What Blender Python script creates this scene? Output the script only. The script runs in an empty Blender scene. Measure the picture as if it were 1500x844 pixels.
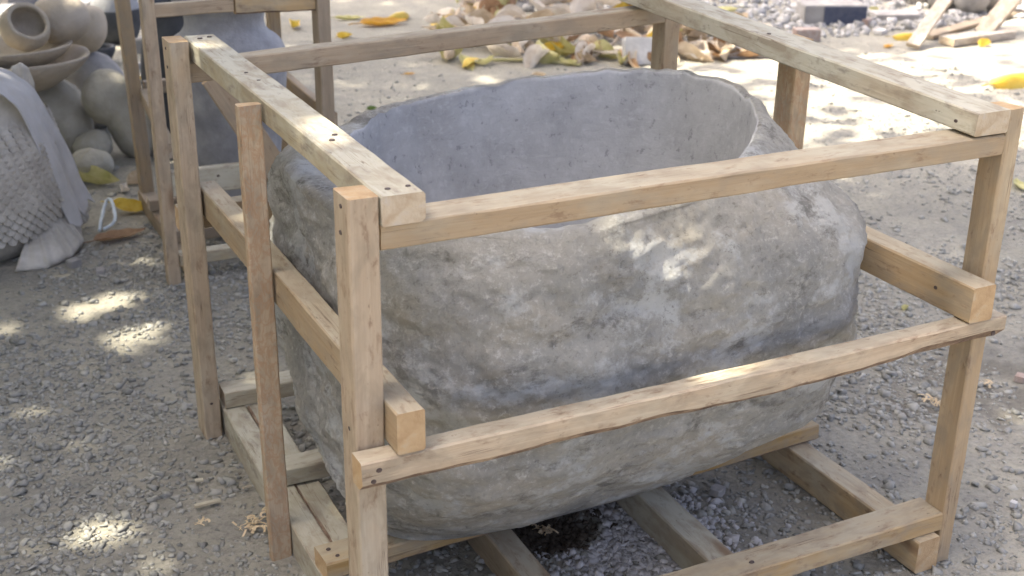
import bpy, math, random
import numpy as np
from mathutils import Vector, Matrix, noise as mnoise

S = bpy.context.scene
C = S.collection
rnd = random.Random(7)
nrg = np.random.default_rng(11)

# ------------------------------------------------------------------ camera
CAM = Vector((-0.58339666, -1.74735998, 1.66319762))
CR = Vector((0.89864801, -0.43854472, 0.01050186))
CU = Vector((0.15909238, 0.34812909, 0.92384834))
CD = Vector((0.40880482, 0.8285437, -0.38261463))
FPX = 1856.25
cam_d = bpy.data.cameras.new('camera'); cam_o = bpy.data.objects.new('camera', cam_d); C.objects.link(cam_o)
cam_o.matrix_world = Matrix(((CR.x, CU.x, -CD.x, CAM.x), (CR.y, CU.y, -CD.y, CAM.y), (CR.z, CU.z, -CD.z, CAM.z), (0, 0, 0, 1)))
cam_d.sensor_width = 36; cam_d.lens = FPX / 1500 * 36
cam_d.clip_start = 0.05; cam_d.clip_end = 3000
cam_d.dof.use_dof = True; cam_d.dof.focus_distance = 2.5; cam_d.dof.aperture_fstop = 5.6
S.camera = cam_o

# ------------------------------------------------------------------ world + sun
TOSUN = Vector((-0.42, 0.30, 0.86)).normalized()
W = bpy.data.worlds.new('World'); S.world = W; W.use_nodes = True
wn = W.node_tree; bg = wn.nodes['Background']
sky = wn.nodes.new('ShaderNodeTexSky'); sky.sky_type = 'NISHITA'; sky.sun_disc = False
sky.sun_elevation = math.asin(TOSUN.z); sky.sun_rotation = math.atan2(TOSUN.x, TOSUN.y)
sky.air_density = 0.32; sky.dust_density = 6.0; sky.ozone_density = 0.0
wn.links.new(sky.outputs[0], bg.inputs[0]); bg.inputs[1].default_value = 0.15
sl = bpy.data.lights.new('sun', 'SUN'); sl.energy = 2.4; sl.angle = math.radians(0.53); sl.color = (1.0, 0.91, 0.75)
so = bpy.data.objects.new('sun', sl); C.objects.link(so); so.location = (-6, -2, 9)
so.rotation_euler = TOSUN.to_track_quat('Z', 'Y').to_euler()
S.view_settings.view_transform = 'Standard'; S.view_settings.look = 'None'
S.view_settings.gamma = 1; S.view_settings.use_curve_mapping = False
S.view_settings.exposure = 2.66
S.render.engine = 'CYCLES'
S.cycles.use_denoising = True
S.cycles.max_bounces = 8; S.cycles.diffuse_bounces = 5

# ------------------------------------------------------------------ helpers
def ray(px, py):
    return CD + CR * ((px - 750) / FPX) - CU * ((py - 422) / FPX)
def on_ground(px, py, z=0.0):
    d = ray(px, py); t = (z - CAM.z) / d.z
    return CAM + d * t
def on_y(px, py, y):
    d = ray(px, py); t = (y - CAM.y) / d.y
    return CAM + d * t

def prop(o, label=None, cat=None, group=None, kind=None):
    if label: o['label'] = label
    if cat: o['category'] = cat
    if group: o['group'] = group
    if kind: o['kind'] = kind
    return o
def empty(name, loc, label, cat, group=None, rz=0.0):
    o = bpy.data.objects.new(name, None); C.objects.link(o)
    o.location = loc; o.rotation_euler = (0, 0, rz); o.empty_display_size = 0.1
    return prop(o, label, cat, group)
def link(name, me, mats, parent=None, M=None, smooth=False):
    o = bpy.data.objects.new(name, me); C.objects.link(o)
    if not isinstance(mats, (list, tuple)): mats = [mats]
    if not me.materials:
        for m in mats: me.materials.append(m)
    if smooth: me.shade_smooth()
    M = M or Matrix.Identity(4)
    if parent is not None:
        o.parent = parent
        pm = Matrix.LocRotScale(parent.location, parent.rotation_euler, parent.scale)
        if parent.parent is not None:
            g = parent.parent
            pm = Matrix.LocRotScale(g.location, g.rotation_euler, g.scale) @ pm
        M = pm.inverted() @ M
    l, r, s = M.decompose()
    o.location = l; o.rotation_euler = r.to_euler(); o.scale = s
    return o
def mesh(name, V, F, mi=None):
    me = bpy.data.meshes.new(name)
    me.from_pydata([tuple(v) for v in V], [], F); me.update()
    if mi is not None: me.polygons.foreach_set('material_index', mi)
    return me
def grid_faces(nr, nc, wrap=True):
    F = []
    for i in range(nr - 1):
        for j in range(nc if wrap else nc - 1):
            k = (j + 1) % nc
            F.append((i * nc + j, i * nc + k, (i + 1) * nc + k, (i + 1) * nc + j))
    return F
def n1(x, y=0.0, z=0.0):
    return mnoise.noise(Vector((x, y, z)))

# ------------------------------------------------------------------ materials
def newmat(name):
    m = bpy.data.materials.new(name); m.use_nodes = True
    return m, m.node_tree, m.node_tree.nodes['Principled BSDF']
def N(nt, t, **kw):
    n = nt.nodes.new(t)
    for k, v in kw.items(): setattr(n, k, v)
    return n
def noise_node(nt, vec, scale, detail=6, rough=0.6, dist=0.0):
    n = N(nt, 'ShaderNodeTexNoise'); n.inputs['Scale'].default_value = scale
    n.inputs['Detail'].default_value = detail; n.inputs['Roughness'].default_value = rough
    n.inputs['Distortion'].default_value = dist
    if vec is not None: nt.links.new(vec, n.inputs['Vector'])
    return n
def ramp(nt, fac, stops):
    r = N(nt, 'ShaderNodeValToRGB'); e = r.color_ramp.elements
    while len(e) < len(stops): e.new(0.5)
    for i, (p, c) in enumerate(stops):
        e[i].position = p
        e[i].color = (c, c, c, 1) if isinstance(c, (int, float)) else (*c, 1)
    nt.links.new(fac, r.inputs[0])
    return r
def mix(nt, fac, a, b, mode='MIX'):
    m = N(nt, 'ShaderNodeMix', data_type='RGBA', blend_type=mode)
    for sock, v in ((0, fac), (6, a), (7, b)):
        if isinstance(v, (int, float)): m.inputs[sock].default_value = v
        elif isinstance(v, tuple): m.inputs[sock].default_value = (*v, 1)
        else: nt.links.new(v, m.inputs[sock])
    return m.outputs[2]
def bump(nt, bs, h, strength, dist=0.01, prev=None):
    b = N(nt, 'ShaderNodeBump'); b.inputs['Strength'].default_value = strength; b.inputs['Distance'].default_value = dist
    nt.links.new(h, b.inputs['Height'])
    if prev is not None: nt.links.new(prev, b.inputs['Normal'])
    nt.links.new(b.outputs[0], bs.inputs['Normal'])
    return b.outputs[0]
def mapping(nt, vec, scale=(1, 1, 1), loc=None):
    m = N(nt, 'ShaderNodeMapping'); m.inputs['Scale'].default_value = scale
    nt.links.new(vec, m.inputs[0])
    if loc is not None: nt.links.new(loc, m.inputs['Location'])
    return m.outputs[0]

def wood(name, a, b, grey=0.3, greycol=(0.42, 0.40, 0.35), stain=0.25, staincol=(0.20, 0.13, 0.08), mottled=False):
    m, nt, bs = newmat(name)
    tc = N(nt, 'ShaderNodeTexCoord'); oi = N(nt, 'ShaderNodeObjectInfo')
    sc = N(nt, 'ShaderNodeVectorMath', operation='SCALE'); sc.inputs[0].default_value = (17, 5, 11)
    nt.links.new(oi.outputs['Random'], sc.inputs[3])
    v = N(nt, 'ShaderNodeVectorMath', operation='ADD')
    nt.links.new(tc.outputs['Object'], v.inputs[0]); nt.links.new(sc.outputs[0], v.inputs[1]); v = v.outputs[0]
    g1 = noise_node(nt, mapping(nt, v, (1.2, 26, 26)), 2.4, 5, 0.6, 0.6)
    g2 = noise_node(nt, mapping(nt, v, (4, 160, 160)), 2.0, 3, 0.6)
    big = noise_node(nt, mapping(nt, v, (2.2, 6, 6)), 1.6, 4, 0.6)
    col = mix(nt, ramp(nt, g1.outputs[0], [(0.32, 0), (0.7, 1)]).outputs[0], a, b)
    col = mix(nt, ramp(nt, g2.outputs[0], [(0.45, 0), (0.75, 0.22)]).outputs[0], col, tuple(x * 0.68 for x in a))
    hv = N(nt, 'ShaderNodeHueSaturation'); nt.links.new(col, hv.inputs['Color'])
    mr = N(nt, 'ShaderNodeMapRange'); mr.inputs[3].default_value = 0.80; mr.inputs[4].default_value = 1.10
    nt.links.new(oi.outputs['Random'], mr.inputs[0]); nt.links.new(mr.outputs[0], hv.inputs['Value'])
    mh = N(nt, 'ShaderNodeMapRange'); mh.inputs[3].default_value = 0.72; mh.inputs[4].default_value = 1.18
    f = N(nt, 'ShaderNodeMath', operation='FRACT'); f2 = N(nt, 'ShaderNodeMath', operation='MULTIPLY'); f2.inputs[1].default_value = 7.3
    nt.links.new(oi.outputs['Random'], f2.inputs[0]); nt.links.new(f2.outputs[0], f.inputs[0]); nt.links.new(f.outputs[0], mh.inputs[0])
    nt.links.new(mh.outputs[0], hv.inputs['Saturation'])
    col = hv.outputs[0]
    col = mix(nt, ramp(nt, big.outputs[0], [(0.62 - grey * 0.5, 0), (0.86 - grey * 0.45, min(1, 0.35 + grey))]).outputs[0], col, greycol)
    ge = N(nt, 'ShaderNodeNewGeometry'); sx = N(nt, 'ShaderNodeSeparateXYZ'); nt.links.new(ge.outputs['True Normal'], sx.inputs[0])
    du = noise_node(nt, mapping(nt, v, (3, 14, 14)), 2.2, 6, 0.65, 0.2)
    dm = N(nt, 'ShaderNodeMath', operation='MULTIPLY'); nt.links.new(ramp(nt, sx.outputs[2], [(0.6, 0), (0.95, 1)]).outputs[0], dm.inputs[0])
    nt.links.new(ramp(nt, du.outputs[0], [(0.30, 0.25 + 0.35 * grey), (0.62, 0.55 + 0.4 * grey)]).outputs[0], dm.inputs[1])
    col = mix(nt, dm.outputs[0], col, greycol)      # greyed, dusty upper faces
    sm_ = noise_node(nt, mapping(nt, v, (4, 9, 9)), 3.0, 5, 0.6, 0.5)
    col = mix(nt, ramp(nt, sm_.outputs[0], [(0.45, 0), (0.66, 0.72)]).outputs[0], col, (0.285, 0.235, 0.165))
    st = noise_node(nt, mapping(nt, v, (7, 18, 18)), 2.5, 6, 0.68, 0.3)
    col = mix(nt, ramp(nt, st.outputs[0], [(0.56, 0), (0.68, stain)]).outputs[0], col, staincol)
    sp = noise_node(nt, mapping(nt, v, (30, 60, 60)), 2.0, 3, 0.6)
    col = mix(nt, ramp(nt, sp.outputs[0], [(0.70, 0), (0.75, stain)]).outputs[0], col, tuple(x * 0.6 for x in staincol))
    vk = N(nt, 'ShaderNodeTexVoronoi'); vk.inputs['Scale'].default_value = 2.3; nt.links.new(mapping(nt, v, (1.0, 3.2, 3.2)), vk.inputs['Vector'])
    ck = noise_node(nt, mapping(nt, v, (0.9, 34, 34)), 2.0, 3, 0.5, 0.15); cm = noise_node(nt, mapping(nt, v, (3, 9, 9)), 1.7, 3, 0.5)
    cx_ = N(nt, 'ShaderNodeMath', operation='MULTIPLY'); nt.links.new(ramp(nt, ck.outputs[0], [(0.488, 0), (0.5, 1), (0.512, 0)]).outputs[0], cx_.inputs[0]); nt.links.new(ramp(nt, cm.outputs[0], [(0.52, 0), (0.62, 0.85)]).outputs[0], cx_.inputs[1])
    col = mix(nt, cx_.outputs[0], col, (0.13, 0.085, 0.05))      # drying checks along the grain
    kn = noise_node(nt, v, 40, 3, 0.6)
    ka = N(nt, 'ShaderNodeMath', operation='MULTIPLY_ADD'); ka.inputs[1].default_value = 0.06; nt.links.new(kn.outputs[0], ka.inputs[0]); nt.links.new(vk.outputs['Distance'], ka.inputs[2])
    col = mix(nt, ramp(nt, ka.outputs[0], [(0.06, 0.8), (0.10, 0.55), (0.16, 0.0)]).outputs[0], col, (0.20, 0.125, 0.07))   # knots
    if mottled:
        vo = noise_node(nt, mapping(nt, v, (10, 18, 18)), 2.6, 3, 0.6, 0.8)
        col = mix(nt, ramp(nt, vo.outputs[0], [(0.42, 0.0), (0.50, 0.62), (0.58, 0.0)]).outputs[0], col, (0.38, 0.225, 0.12))
    nt.links.new(col, bs.inputs['Base Color'])
    bs.inputs['Roughness'].default_value = 0.78; bs.inputs['Specular IOR Level'].default_value = 0.25
    p = bump(nt, bs, g1.outputs[0], 0.35, 0.004)
    bump(nt, bs, g2.outputs[0], 0.35, 0.002, p)
    return m
M_WOOD = wood('sawn_timber', (0.385, 0.266, 0.136), (0.475, 0.35, 0.198), 0.26, (0.43, 0.405, 0.31), stain=0.7)
M_WOODG = wood('weathered_timber', (0.36, 0.283, 0.16), (0.45, 0.368, 0.23), 0.60, (0.475, 0.455, 0.36), 0.7, (0.22, 0.19, 0.16))
M_WOODR = wood('mottled_timber', (0.52, 0.375, 0.21), (0.60, 0.455, 0.28), 0.08, stain=0.4, mottled=True)
M_WOODB = wood('brown_old_timber', (0.28, 0.205, 0.118), (0.37, 0.28, 0.17), 0.35, (0.30, 0.26, 0.21))
M_WOODP = wood('pale_plank_timber', (0.42, 0.33, 0.23), (0.52, 0.43, 0.32), 0.35, (0.45, 0.42, 0.37))

def simple(name, stops, scale=8, rough=0.85, bscale=60, bstr=0.3, bdist=0.004, detail=7, spec=0.25, dist=0.3):
    m, nt, bs = newmat(name)
    tc = N(nt, 'ShaderNodeTexCoord')
    a = noise_node(nt, tc.outputs['Object'], scale, detail, 0.62, dist)
    nt.links.new(ramp(nt, a.outputs[0], stops).outputs[0], bs.inputs['Base Color'])
    bs.inputs['Roughness'].default_value = rough; bs.inputs['Specular IOR Level'].default_value = spec
    b = noise_node(nt, tc.outputs['Object'], bscale, 5, 0.65)
    bump(nt, bs, b.outputs[0], bstr, bdist)
    return m
M_END = simple('end_grain', [(0.3, (0.36, 0.235, 0.12)), (0.55, (0.46, 0.325, 0.18)), (0.75, (0.46, 0.39, 0.28))], 30, 0.85, 150, 0.5)
M_ENDG = simple('weathered_end_grain', [(0.3, (0.36, 0.27, 0.17)), (0.55, (0.48, 0.40, 0.29)), (0.8, (0.46, 0.43, 0.38))], 30, 0.85, 150, 0.5)
M_BARK = simple('bark_edge', [(0.3, (0.10, 0.065, 0.05)), (0.5, (0.24, 0.17, 0.12)), (0.7, (0.42, 0.32, 0.22))], 28, 0.9, 90, 0.8, 0.006)
M_NAIL = simple('nail_steel', [(0.3, (0.05, 0.035, 0.03)), (0.7, (0.12, 0.09, 0.08))], 60, 0.6)

def stone_outer():
    m, nt, bs = newmat('rough_river_stone')
    tc = N(nt, 'ShaderNodeTexCoord'); v = tc.outputs['Object']
    big = noise_node(nt, v, 5.0, 10, 0.72, 0.1)
    mid = noise_node(nt, v, 13, 11, 0.78, 0.1)
    fin = noise_node(nt, v, 60, 9, 0.8, 0.1)
    col = ramp(nt, big.outputs[0], [(0.32, (0.305, 0.305, 0.283)), (0.45, (0.407, 0.404, 0.374)), (0.55, (0.471, 0.460, 0.412)), (0.68, (0.465, 0.467, 0.451))]).outputs[0]
    warm = noise_node(nt, mapping(nt, v, (1, 1, 1.8)), 3.4, 8, 0.7, 0.1)
    col = mix(nt, ramp(nt, warm.outputs[0], [(0.50, 0), (0.62, 0.42)]).outputs[0], col, (0.504, 0.447, 0.343))
    chalk = noise_node(nt, mapping(nt, v, (1.3, 1.3, 1.6)), 4.2, 12, 0.72, 0.05)
    col = mix(nt, ramp(nt, chalk.outputs[0], [(0.51, 0), (0.57, 0.7), (0.7, 0.9)]).outputs[0], col, (0.618, 0.639, 0.623))
    dk = noise_node(nt, mapping(nt, v, (1.1, 1.1, 2.2)), 5.5, 12, 0.76, 0.05)
    col = mix(nt, ramp(nt, dk.outputs[0], [(0.37, 0.75), (0.45, 0.0)]).outputs[0], col, (0.192, 0.185, 0.167))
    pm = noise_node(nt, v, 3.7, 6, 0.65)
    fm = N(nt, 'ShaderNodeMath', operation='MULTIPLY'); nt.links.new(ramp(nt, fin.outputs[0], [(0.53, 0), (0.62, 0.8)]).outputs[0], fm.inputs[0]); nt.links.new(ramp(nt, pm.outputs[0], [(0.44, 0.5), (0.56, 1)]).outputs[0], fm.inputs[1])
    col = mix(nt, fm.outputs[0], col, (0.660, 0.657, 0.614))
    fm2 = N(nt, 'ShaderNodeMath', operation='MULTIPLY'); nt.links.new(ramp(nt, fin.outputs[0], [(0.37, 0.65), (0.45, 0.0)]).outputs[0], fm2.inputs[0]); nt.links.new(ramp(nt, pm.outputs[0], [(0.42, 1), (0.58, 0.45)]).outputs[0], fm2.inputs[1])
    col = mix(nt, fm2.outputs[0], col, (0.195, 0.189, 0.171))
    nt.links.new(col, bs.inputs['Base Color'])
    bs.inputs['Roughness'].default_value = 0.9; bs.inputs['Specular IOR Level'].default_value = 0.2
    p = bump(nt, bs, mid.outputs[0], 0.8, 0.022)
    p = bump(nt, bs, fin.outputs[0], 1.0, 0.009, p)
    vv = noise_node(nt, v, 190, 4, 0.7)
    bump(nt, bs, vv.outputs[0], 0.5, 0.002, p)
    return m
def stone_inner():
    m, nt, bs = newmat('ground_stone_basin')
    tc = N(nt, 'ShaderNodeTexCoord'); v = tc.outputs['Object']
    big = noise_node(nt, v, 6, 9, 0.68, 0.2)
    fin = noise_node(nt, v, 40, 7, 0.7, 0.2)
    scr = noise_node(nt, mapping(nt, v, (2, 2, 9)), 4, 8, 0.7, 0.8)
    col = ramp(nt, big.outputs[0], [(0.36, (0.325, 0.325, 0.315)), (0.52, (0.395, 0.395, 0.383)), (0.66, (0.45, 0.45, 0.437))]).outputs[0]
    col = mix(nt, ramp(nt, fin.outputs[0], [(0.54, 0), (0.64, 0.45)]).outputs[0], col, (0.50, 0.50, 0.49))
    col = mix(nt, ramp(nt, fin.outputs[0], [(0.34, 0.7), (0.41, 0)]).outputs[0], col, (0.19, 0.19, 0.19))
    col = mix(nt, ramp(nt, scr.outputs[0], [(0.62, 0), (0.70, 0.35)]).outputs[0], col, (0.44, 0.445, 0.45))
    nt.links.new(col, bs.inputs['Base Color'])
    bs.inputs['Roughness'].default_value = 0.75; bs.inputs['Specular IOR Level'].default_value = 0.3
    p = bump(nt, bs, big.outputs[0], 0.4, 0.015)
    p = bump(nt, bs, scr.outputs[0], 0.3, 0.006, p)
    bump(nt, bs, fin.outputs[0], 0.4, 0.003, p)
    return m
M_STONE = stone_outer(); M_BASIN = stone_inner()
M_CARVED = simple('carved_pale_stone', [(0.36, (0.33, 0.31, 0.265)), (0.52, (0.43, 0.405, 0.35)), (0.66, (0.52, 0.495, 0.435))], 9, 0.9, 120, 0.35, 0.003)
M_SAND = simple('greenish_sandstone', [(0.3, (0.30, 0.285, 0.225)), (0.55, (0.38, 0.36, 0.295)), (0.75, (0.45, 0.43, 0.365))], 9, 0.9, 45, 0.7, 0.010)
M_SANDW = simple('warm_sandstone', [(0.3, (0.33, 0.295, 0.23)), (0.55, (0.42, 0.365, 0.285)), (0.75, (0.47, 0.425, 0.35))], 7, 0.9, 45, 0.7, 0.010)
M_BLUEST = simple('blue_grey_stone', [(0.36, (0.24, 0.245, 0.255)), (0.52, (0.31, 0.316, 0.328)), (0.66, (0.37, 0.376, 0.385))], 9, 0.85, 60, 0.6, 0.008)
M_DARKST = simple('dark_basalt', [(0.3, (0.04, 0.042, 0.045)), (0.7, (0.085, 0.09, 0.095))], 9, 0.75, 90, 0.3, 0.003)
M_PALEST = simple('pale_broken_stone', [(0.3, (0.42, 0.41, 0.39)), (0.7, (0.60, 0.59, 0.57))], 12, 0.9, 70, 0.5, 0.006)
M_GREYST = simple('grey_field_stone', [(0.3, (0.24, 0.23, 0.215)), (0.7, (0.38, 0.365, 0.34))], 12, 0.9, 70, 0.5, 0.006)
M_BLUEP = simple('blue_paint', [(0.3, (0.045, 0.055, 0.095)), (0.7, (0.10, 0.11, 0.14))], 20, 0.7, 60, 0.4)
M_BRICK = simple('red_brick', [(0.35, (0.31, 0.22, 0.18)), (0.55, (0.38, 0.31, 0.265)), (0.7, (0.43, 0.395, 0.355))], 30, 0.9, 80, 0.6)
M_CLOTH = simple('grey_cloth', [(0.3, (0.43, 0.425, 0.405)), (0.7, (0.52, 0.51, 0.49))], 12, 0.95, 400, 0.25, 0.001)
M_CORD = simple('pale_blue_cord', [(0.3, (0.50, 0.58, 0.62)), (0.7, (0.66, 0.72, 0.75))], 50, 0.8, 300, 0.5)
M_TRUNK = simple('tree_bark', [(0.3, (0.10, 0.075, 0.05)), (0.7, (0.20, 0.16, 0.12))], 12, 0.95, 40, 0.8, 0.02)
M_FRAY = simple('straw_fibre', [(0.3, (0.50, 0.38, 0.22)), (0.7, (0.66, 0.54, 0.36))], 30, 0.9, 300, 0.3)

def leafmat(name, a, b, rim=None, trans=0.25):
    m, nt, bs = newmat(name)
    tc = N(nt, 'ShaderNodeTexCoord'); oi = N(nt, 'ShaderNodeObjectInfo')
    sc = N(nt, 'ShaderNodeVectorMath', operation='SCALE'); sc.inputs[0].default_value = (9, 13, 5)
    nt.links.new(oi.outputs['Random'], sc.inputs[3])
    v = N(nt, 'ShaderNodeVectorMath', operation='ADD'); nt.links.new(tc.outputs['Object'], v.inputs[0]); nt.links.new(sc.outputs[0], v.inputs[1])
    n = noise_node(nt, v.outputs[0], 4, 6, 0.65, 0.4)
    col = ramp(nt, n.outputs[0], [(0.35, a), (0.65, b)]).outputs[0]
    sp = noise_node(nt, v.outputs[0], 16, 4, 0.6)
    col = mix(nt, ramp(nt, sp.outputs[0], [(0.62, 0), (0.72, 0.6)]).outputs[0], col, (0.20, 0.11, 0.04))
    nt.links.new(col, bs.inputs['Base Color']); bs.inputs['Roughness'].default_value = 0.6
    tr = N(nt, 'ShaderNodeBsdfTranslucent'); nt.links.new(col, tr.inputs[0])
    ms = N(nt, 'ShaderNodeMixShader'); ms.inputs[0].default_value = trans
    nt.links.new(bs.outputs[0], ms.inputs[1]); nt.links.new(tr.outputs[0], ms.inputs[2])
    nt.links.new(ms.outputs[0], nt.nodes['Material Output'].inputs[0])
    return m
L_YEL = leafmat('leaf_yellow', (0.62, 0.40, 0.03), (0.72, 0.55, 0.10))
L_ORA = leafmat('leaf_orange', (0.58, 0.28, 0.03), (0.68, 0.40, 0.05))
L_LIM = leafmat('leaf_yellow_green', (0.42, 0.40, 0.14), (0.58, 0.53, 0.26))
L_TAN = leafmat('leaf_dry_tan', (0.42, 0.32, 0.20), (0.58, 0.48, 0.34))
L_PAL = leafmat('leaf_dry_pale', (0.55, 0.48, 0.38), (0.68, 0.63, 0.54))
L_BRN = leafmat('leaf_dry_brown', (0.24, 0.14, 0.07), (0.38, 0.24, 0.13))
L_GRN = leafmat('leaf_green', (0.06, 0.115, 0.02), (0.12, 0.19, 0.04), trans=0.4)

# ------------------------------------------------------------------ ground
SOIL = on_ground(812, 776); PALE = on_ground(945, 790)
def ground_z(x, y):
    z = 0.006 * n1(x * 1.1, y * 1.1, 3.1) + 0.004 * n1(x * 4.3, y * 4.3, 9.1) + 0.002 * n1(x * 14, y * 14, 5)
    d = math.hypot((x - SOIL.x) / 0.13, (y - SOIL.y) / 0.09)
    z -= 0.03 * max(0.0, 1 - d * d) ** 2 if d < 1 else 0
    if y > 4.2:
        z += 0.02 * min(1, (y - 4.2)) * (n1(x * 1.3, y * 1.3, 7.7))
    return z - 0.006
def axis(lo, hi, step, far):
    a = list(np.arange(lo, hi + 1e-6, step)); s = step; x = hi
    while x < far: s *= 1.35; x += s; a.append(x)
    s = step; x = lo
    while x > -far: s *= 1.35; x -= s; a.insert(0, x)
    return a
gx = axis(-1.8, 5.0, 0.03, 500); gy = axis(-0.8, 5.5, 0.03, 500)
V = [(x, y, ground_z(x, y) if abs(x) < 12 and abs(y) < 14 else -0.006) for y in gy for x in gx]
me = mesh('ground', V, grid_faces(len(gy), len(gx), False))
damp = np.zeros(len(V), dtype=np.float32); blotch = [(SOIL.x, SOIL.y, 0.14, 0.10)]
for (px, py, rx, ry) in ((1440, 545, 0.22, 0.14), (1350, 590, 0.12, 0.06), (1480, 590, .2, .1), (1390, 525, .14, .08)):
    q = on_ground(px, py); blotch.append((q.x, q.y, rx, ry))
VA = np.array(V)
wob = np.array([n1(v[0] * 9, v[1] * 9, 1.0) + 0.5 * n1(v[0] * 22, v[1] * 22, 4.0) if -2 < v[0] < 5 and -1 < v[1] < 5 else 0 for v in V])
for i, (x, y, rx, ry) in enumerate(blotch):
    d = np.hypot((VA[:, 0] - x) / rx, (VA[:, 1] - y) / ry) + (0.75 if i == 0 else 1.7) * wob
    damp = np.maximum(damp, np.clip((1.1 - d) * 3, 0, 1) * (1.0 if i == 0 else 0.42))
at = me.attributes.new('damp', 'FLOAT', 'POINT'); at.data.foreach_set('value', damp.astype(np.float32))
def ground_mat():
    m, nt, bs = newmat('dusty_ground')
    g = N(nt, 'ShaderNodeNewGeometry'); v = g.outputs['Position']
    big = noise_node(nt, v, 0.9, 6, 0.6, 0.3); mid = noise_node(nt, v, 7, 8, 0.65); fin = noise_node(nt, v, 60, 8, 0.7)
    col = ramp(nt, big.outputs[0], [(0.35, (0.265, 0.252, 0.205)), (0.5, (0.32, 0.303, 0.245)), (0.66, (0.385, 0.36, 0.288))]).outputs[0]
    col = mix(nt, ramp(nt, mid.outputs[0], [(0.35, 0.5), (0.6, 0)]).outputs[0], col, (0.19, 0.187, 0.175))
    col = mix(nt, ramp(nt, fin.outputs[0], [(0.36, 0.5), (0.5, 0)]).outputs[0], col, (0.14, 0.135, 0.125))
    col = mix(nt, ramp(nt, fin.outputs[0], [(0.56, 0), (0.70, 0.5)]).outputs[0], col, (0.40, 0.385, 0.35))
    a = N(nt, 'ShaderNodeAttribute'); a.attribute_name = 'damp'
    col = mix(nt, a.outputs['Fac'], col, (0.07, 0.058, 0.045))
    nt.links.new(col, bs.inputs['Base Color']); bs.inputs['Roughness'].default_value = 0.95; bs.inputs['Specular IOR Level'].default_value = 0.15
    vo = N(nt, 'ShaderNodeTexVoronoi'); vo.inputs['Scale'].default_value = 55; nt.links.new(v, vo.inputs['Vector'])
    p = bump(nt, bs, fin.outputs[0], 0.7, 0.012)
    bump(nt, bs, vo.outputs['Distance'], 0.4, 0.008, p)
    return m
go = link('ground', me, ground_mat(), smooth=True); prop(go, 'dusty grey earth yard strewn with gravel', 'ground', kind='structure')

# gravel: angular chips, one uncountable mass
IV = np.array([(x, y, z) for z in (-1, 1) for y in (-1, 1) for x in (-1, 1)], float) * 0.82
IF = np.array([(0, 2, 3), (0, 3, 1), (4, 5, 7), (4, 7, 6), (0, 1, 5), (0, 5, 4), (1, 3, 7), (1, 7, 5), (3, 2, 6), (3, 6, 7), (2, 0, 4), (2, 4, 6)])
def in_view(x, y, m):
    d = np.stack([x - CAM.x, y - CAM.y, np.full_like(x, -CAM.z)], -1)
    z = d @ np.array(CD); u = 750 + FPX * (d @ np.array(CR)) / z; w = 422 - FPX * (d @ np.array(CU)) / z
    return (z > 0.3) & (u > -m) & (u < 1500 + m) & (w > -m) & (w < 844 + m)
def gravel(name, xs, ys, sizes, flat, mat, label, vals):
    n = len(xs); var = 60
    base = (IV[None] + nrg.normal(0, 0.27, (var, 8, 3))) * np.array([1, 0.7, 1.0])[None, None]; base[:, 4:, :2] *= nrg.uniform(0.55, 1.0, (var, 1, 1))
    k = nrg.integers(0, var, n)
    P = base[k].copy()
    P[:, :, 2] *= flat[:, None]
    P = np.clip(P, -1.15, 1.15)
    tilt = nrg.normal(0, 0.28, (n, 2)); rz = nrg.uniform(0, 2 * np.pi, n)
    cx, sx = np.cos(tilt[:, 0])[:, None], np.sin(tilt[:, 0])[:, None]
    y1, z1 = P[:, :, 1] * cx - P[:, :, 2] * sx, P[:, :, 1] * sx + P[:, :, 2] * cx
    cy, sy = np.cos(tilt[:, 1])[:, None], np.sin(tilt[:, 1])[:, None]
    x1, z2 = P[:, :, 0] * cy + z1 * sy, -P[:, :, 0] * sy + z1 * cy
    c, s = np.cos(rz)[:, None], np.sin(rz)[:, None]
    x2, y2 = x1 * c - y1 * s, x1 * s + y1 * c
    r = (sizes / 2)[:, None]
    gz = np.array([ground_z(a, b) for a, b in zip(xs, ys)])
    Q = np.stack([x2 * r + xs[:, None], y2 * r + ys[:, None], z2 * r + (gz + sizes / 2 * flat * 0.35)[:, None]], -1).reshape(-1, 3)
    F = (IF[None] + (np.arange(n) * 8)[:, None, None]).reshape(-1)
    me = bpy.data.meshes.new(name); nf = n * 12
    me.vertices.add(n * 8); me.vertices.foreach_set('co', Q.astype(np.float32).ravel())
    me.loops.add(nf * 3); me.loops.foreach_set('vertex_index', F.astype(np.int32))
    me.polygons.add(nf); me.polygons.foreach_set('loop_start', np.arange(0, nf * 3, 3, dtype=np.int32))
    me.update(calc_edges=True)
    a = me.attributes.new('tone', 'FLOAT', 'POINT'); a.data.foreach_set('value', np.repeat(vals, 8).astype(np.float32))
    return prop(link(name, me, mat), label, 'gravel', kind='stuff')
def gravel_mat(name, lo, mi, hi):
    m, nt, bs = newmat(name)
    a = N(nt, 'ShaderNodeAttribute'); a.attribute_name = 'tone'
    g = N(nt, 'ShaderNodeNewGeometry'); f = noise_node(nt, g.outputs['Position'], 130, 5, 0.7)
    col = ramp(nt, a.outputs['Fac'], [(0.0, lo), (0.5, mi), (1.0, hi)]).outputs[0]
    col = mix(nt, ramp(nt, f.outputs[0], [(0.42, 0), (0.65, 0.5)]).outputs[0], col, tuple(min(1, x * 1.25) for x in mi))
    nt.links.new(col, bs.inputs['Base Color']); bs.inputs['Roughness'].default_value = 0.92; bs.inputs['Specular IOR Level'].default_value = 0.2
    bump(nt, bs, f.outputs[0], 0.4, 0.002)
    return m
nn = 260000
xs = nrg.uniform(-1.7, 5.2, nn); ys = nrg.uniform(-0.7, 5.6, nn)
keep = in_view(xs, ys, 130); xs, ys = xs[keep], ys[keep]
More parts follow.
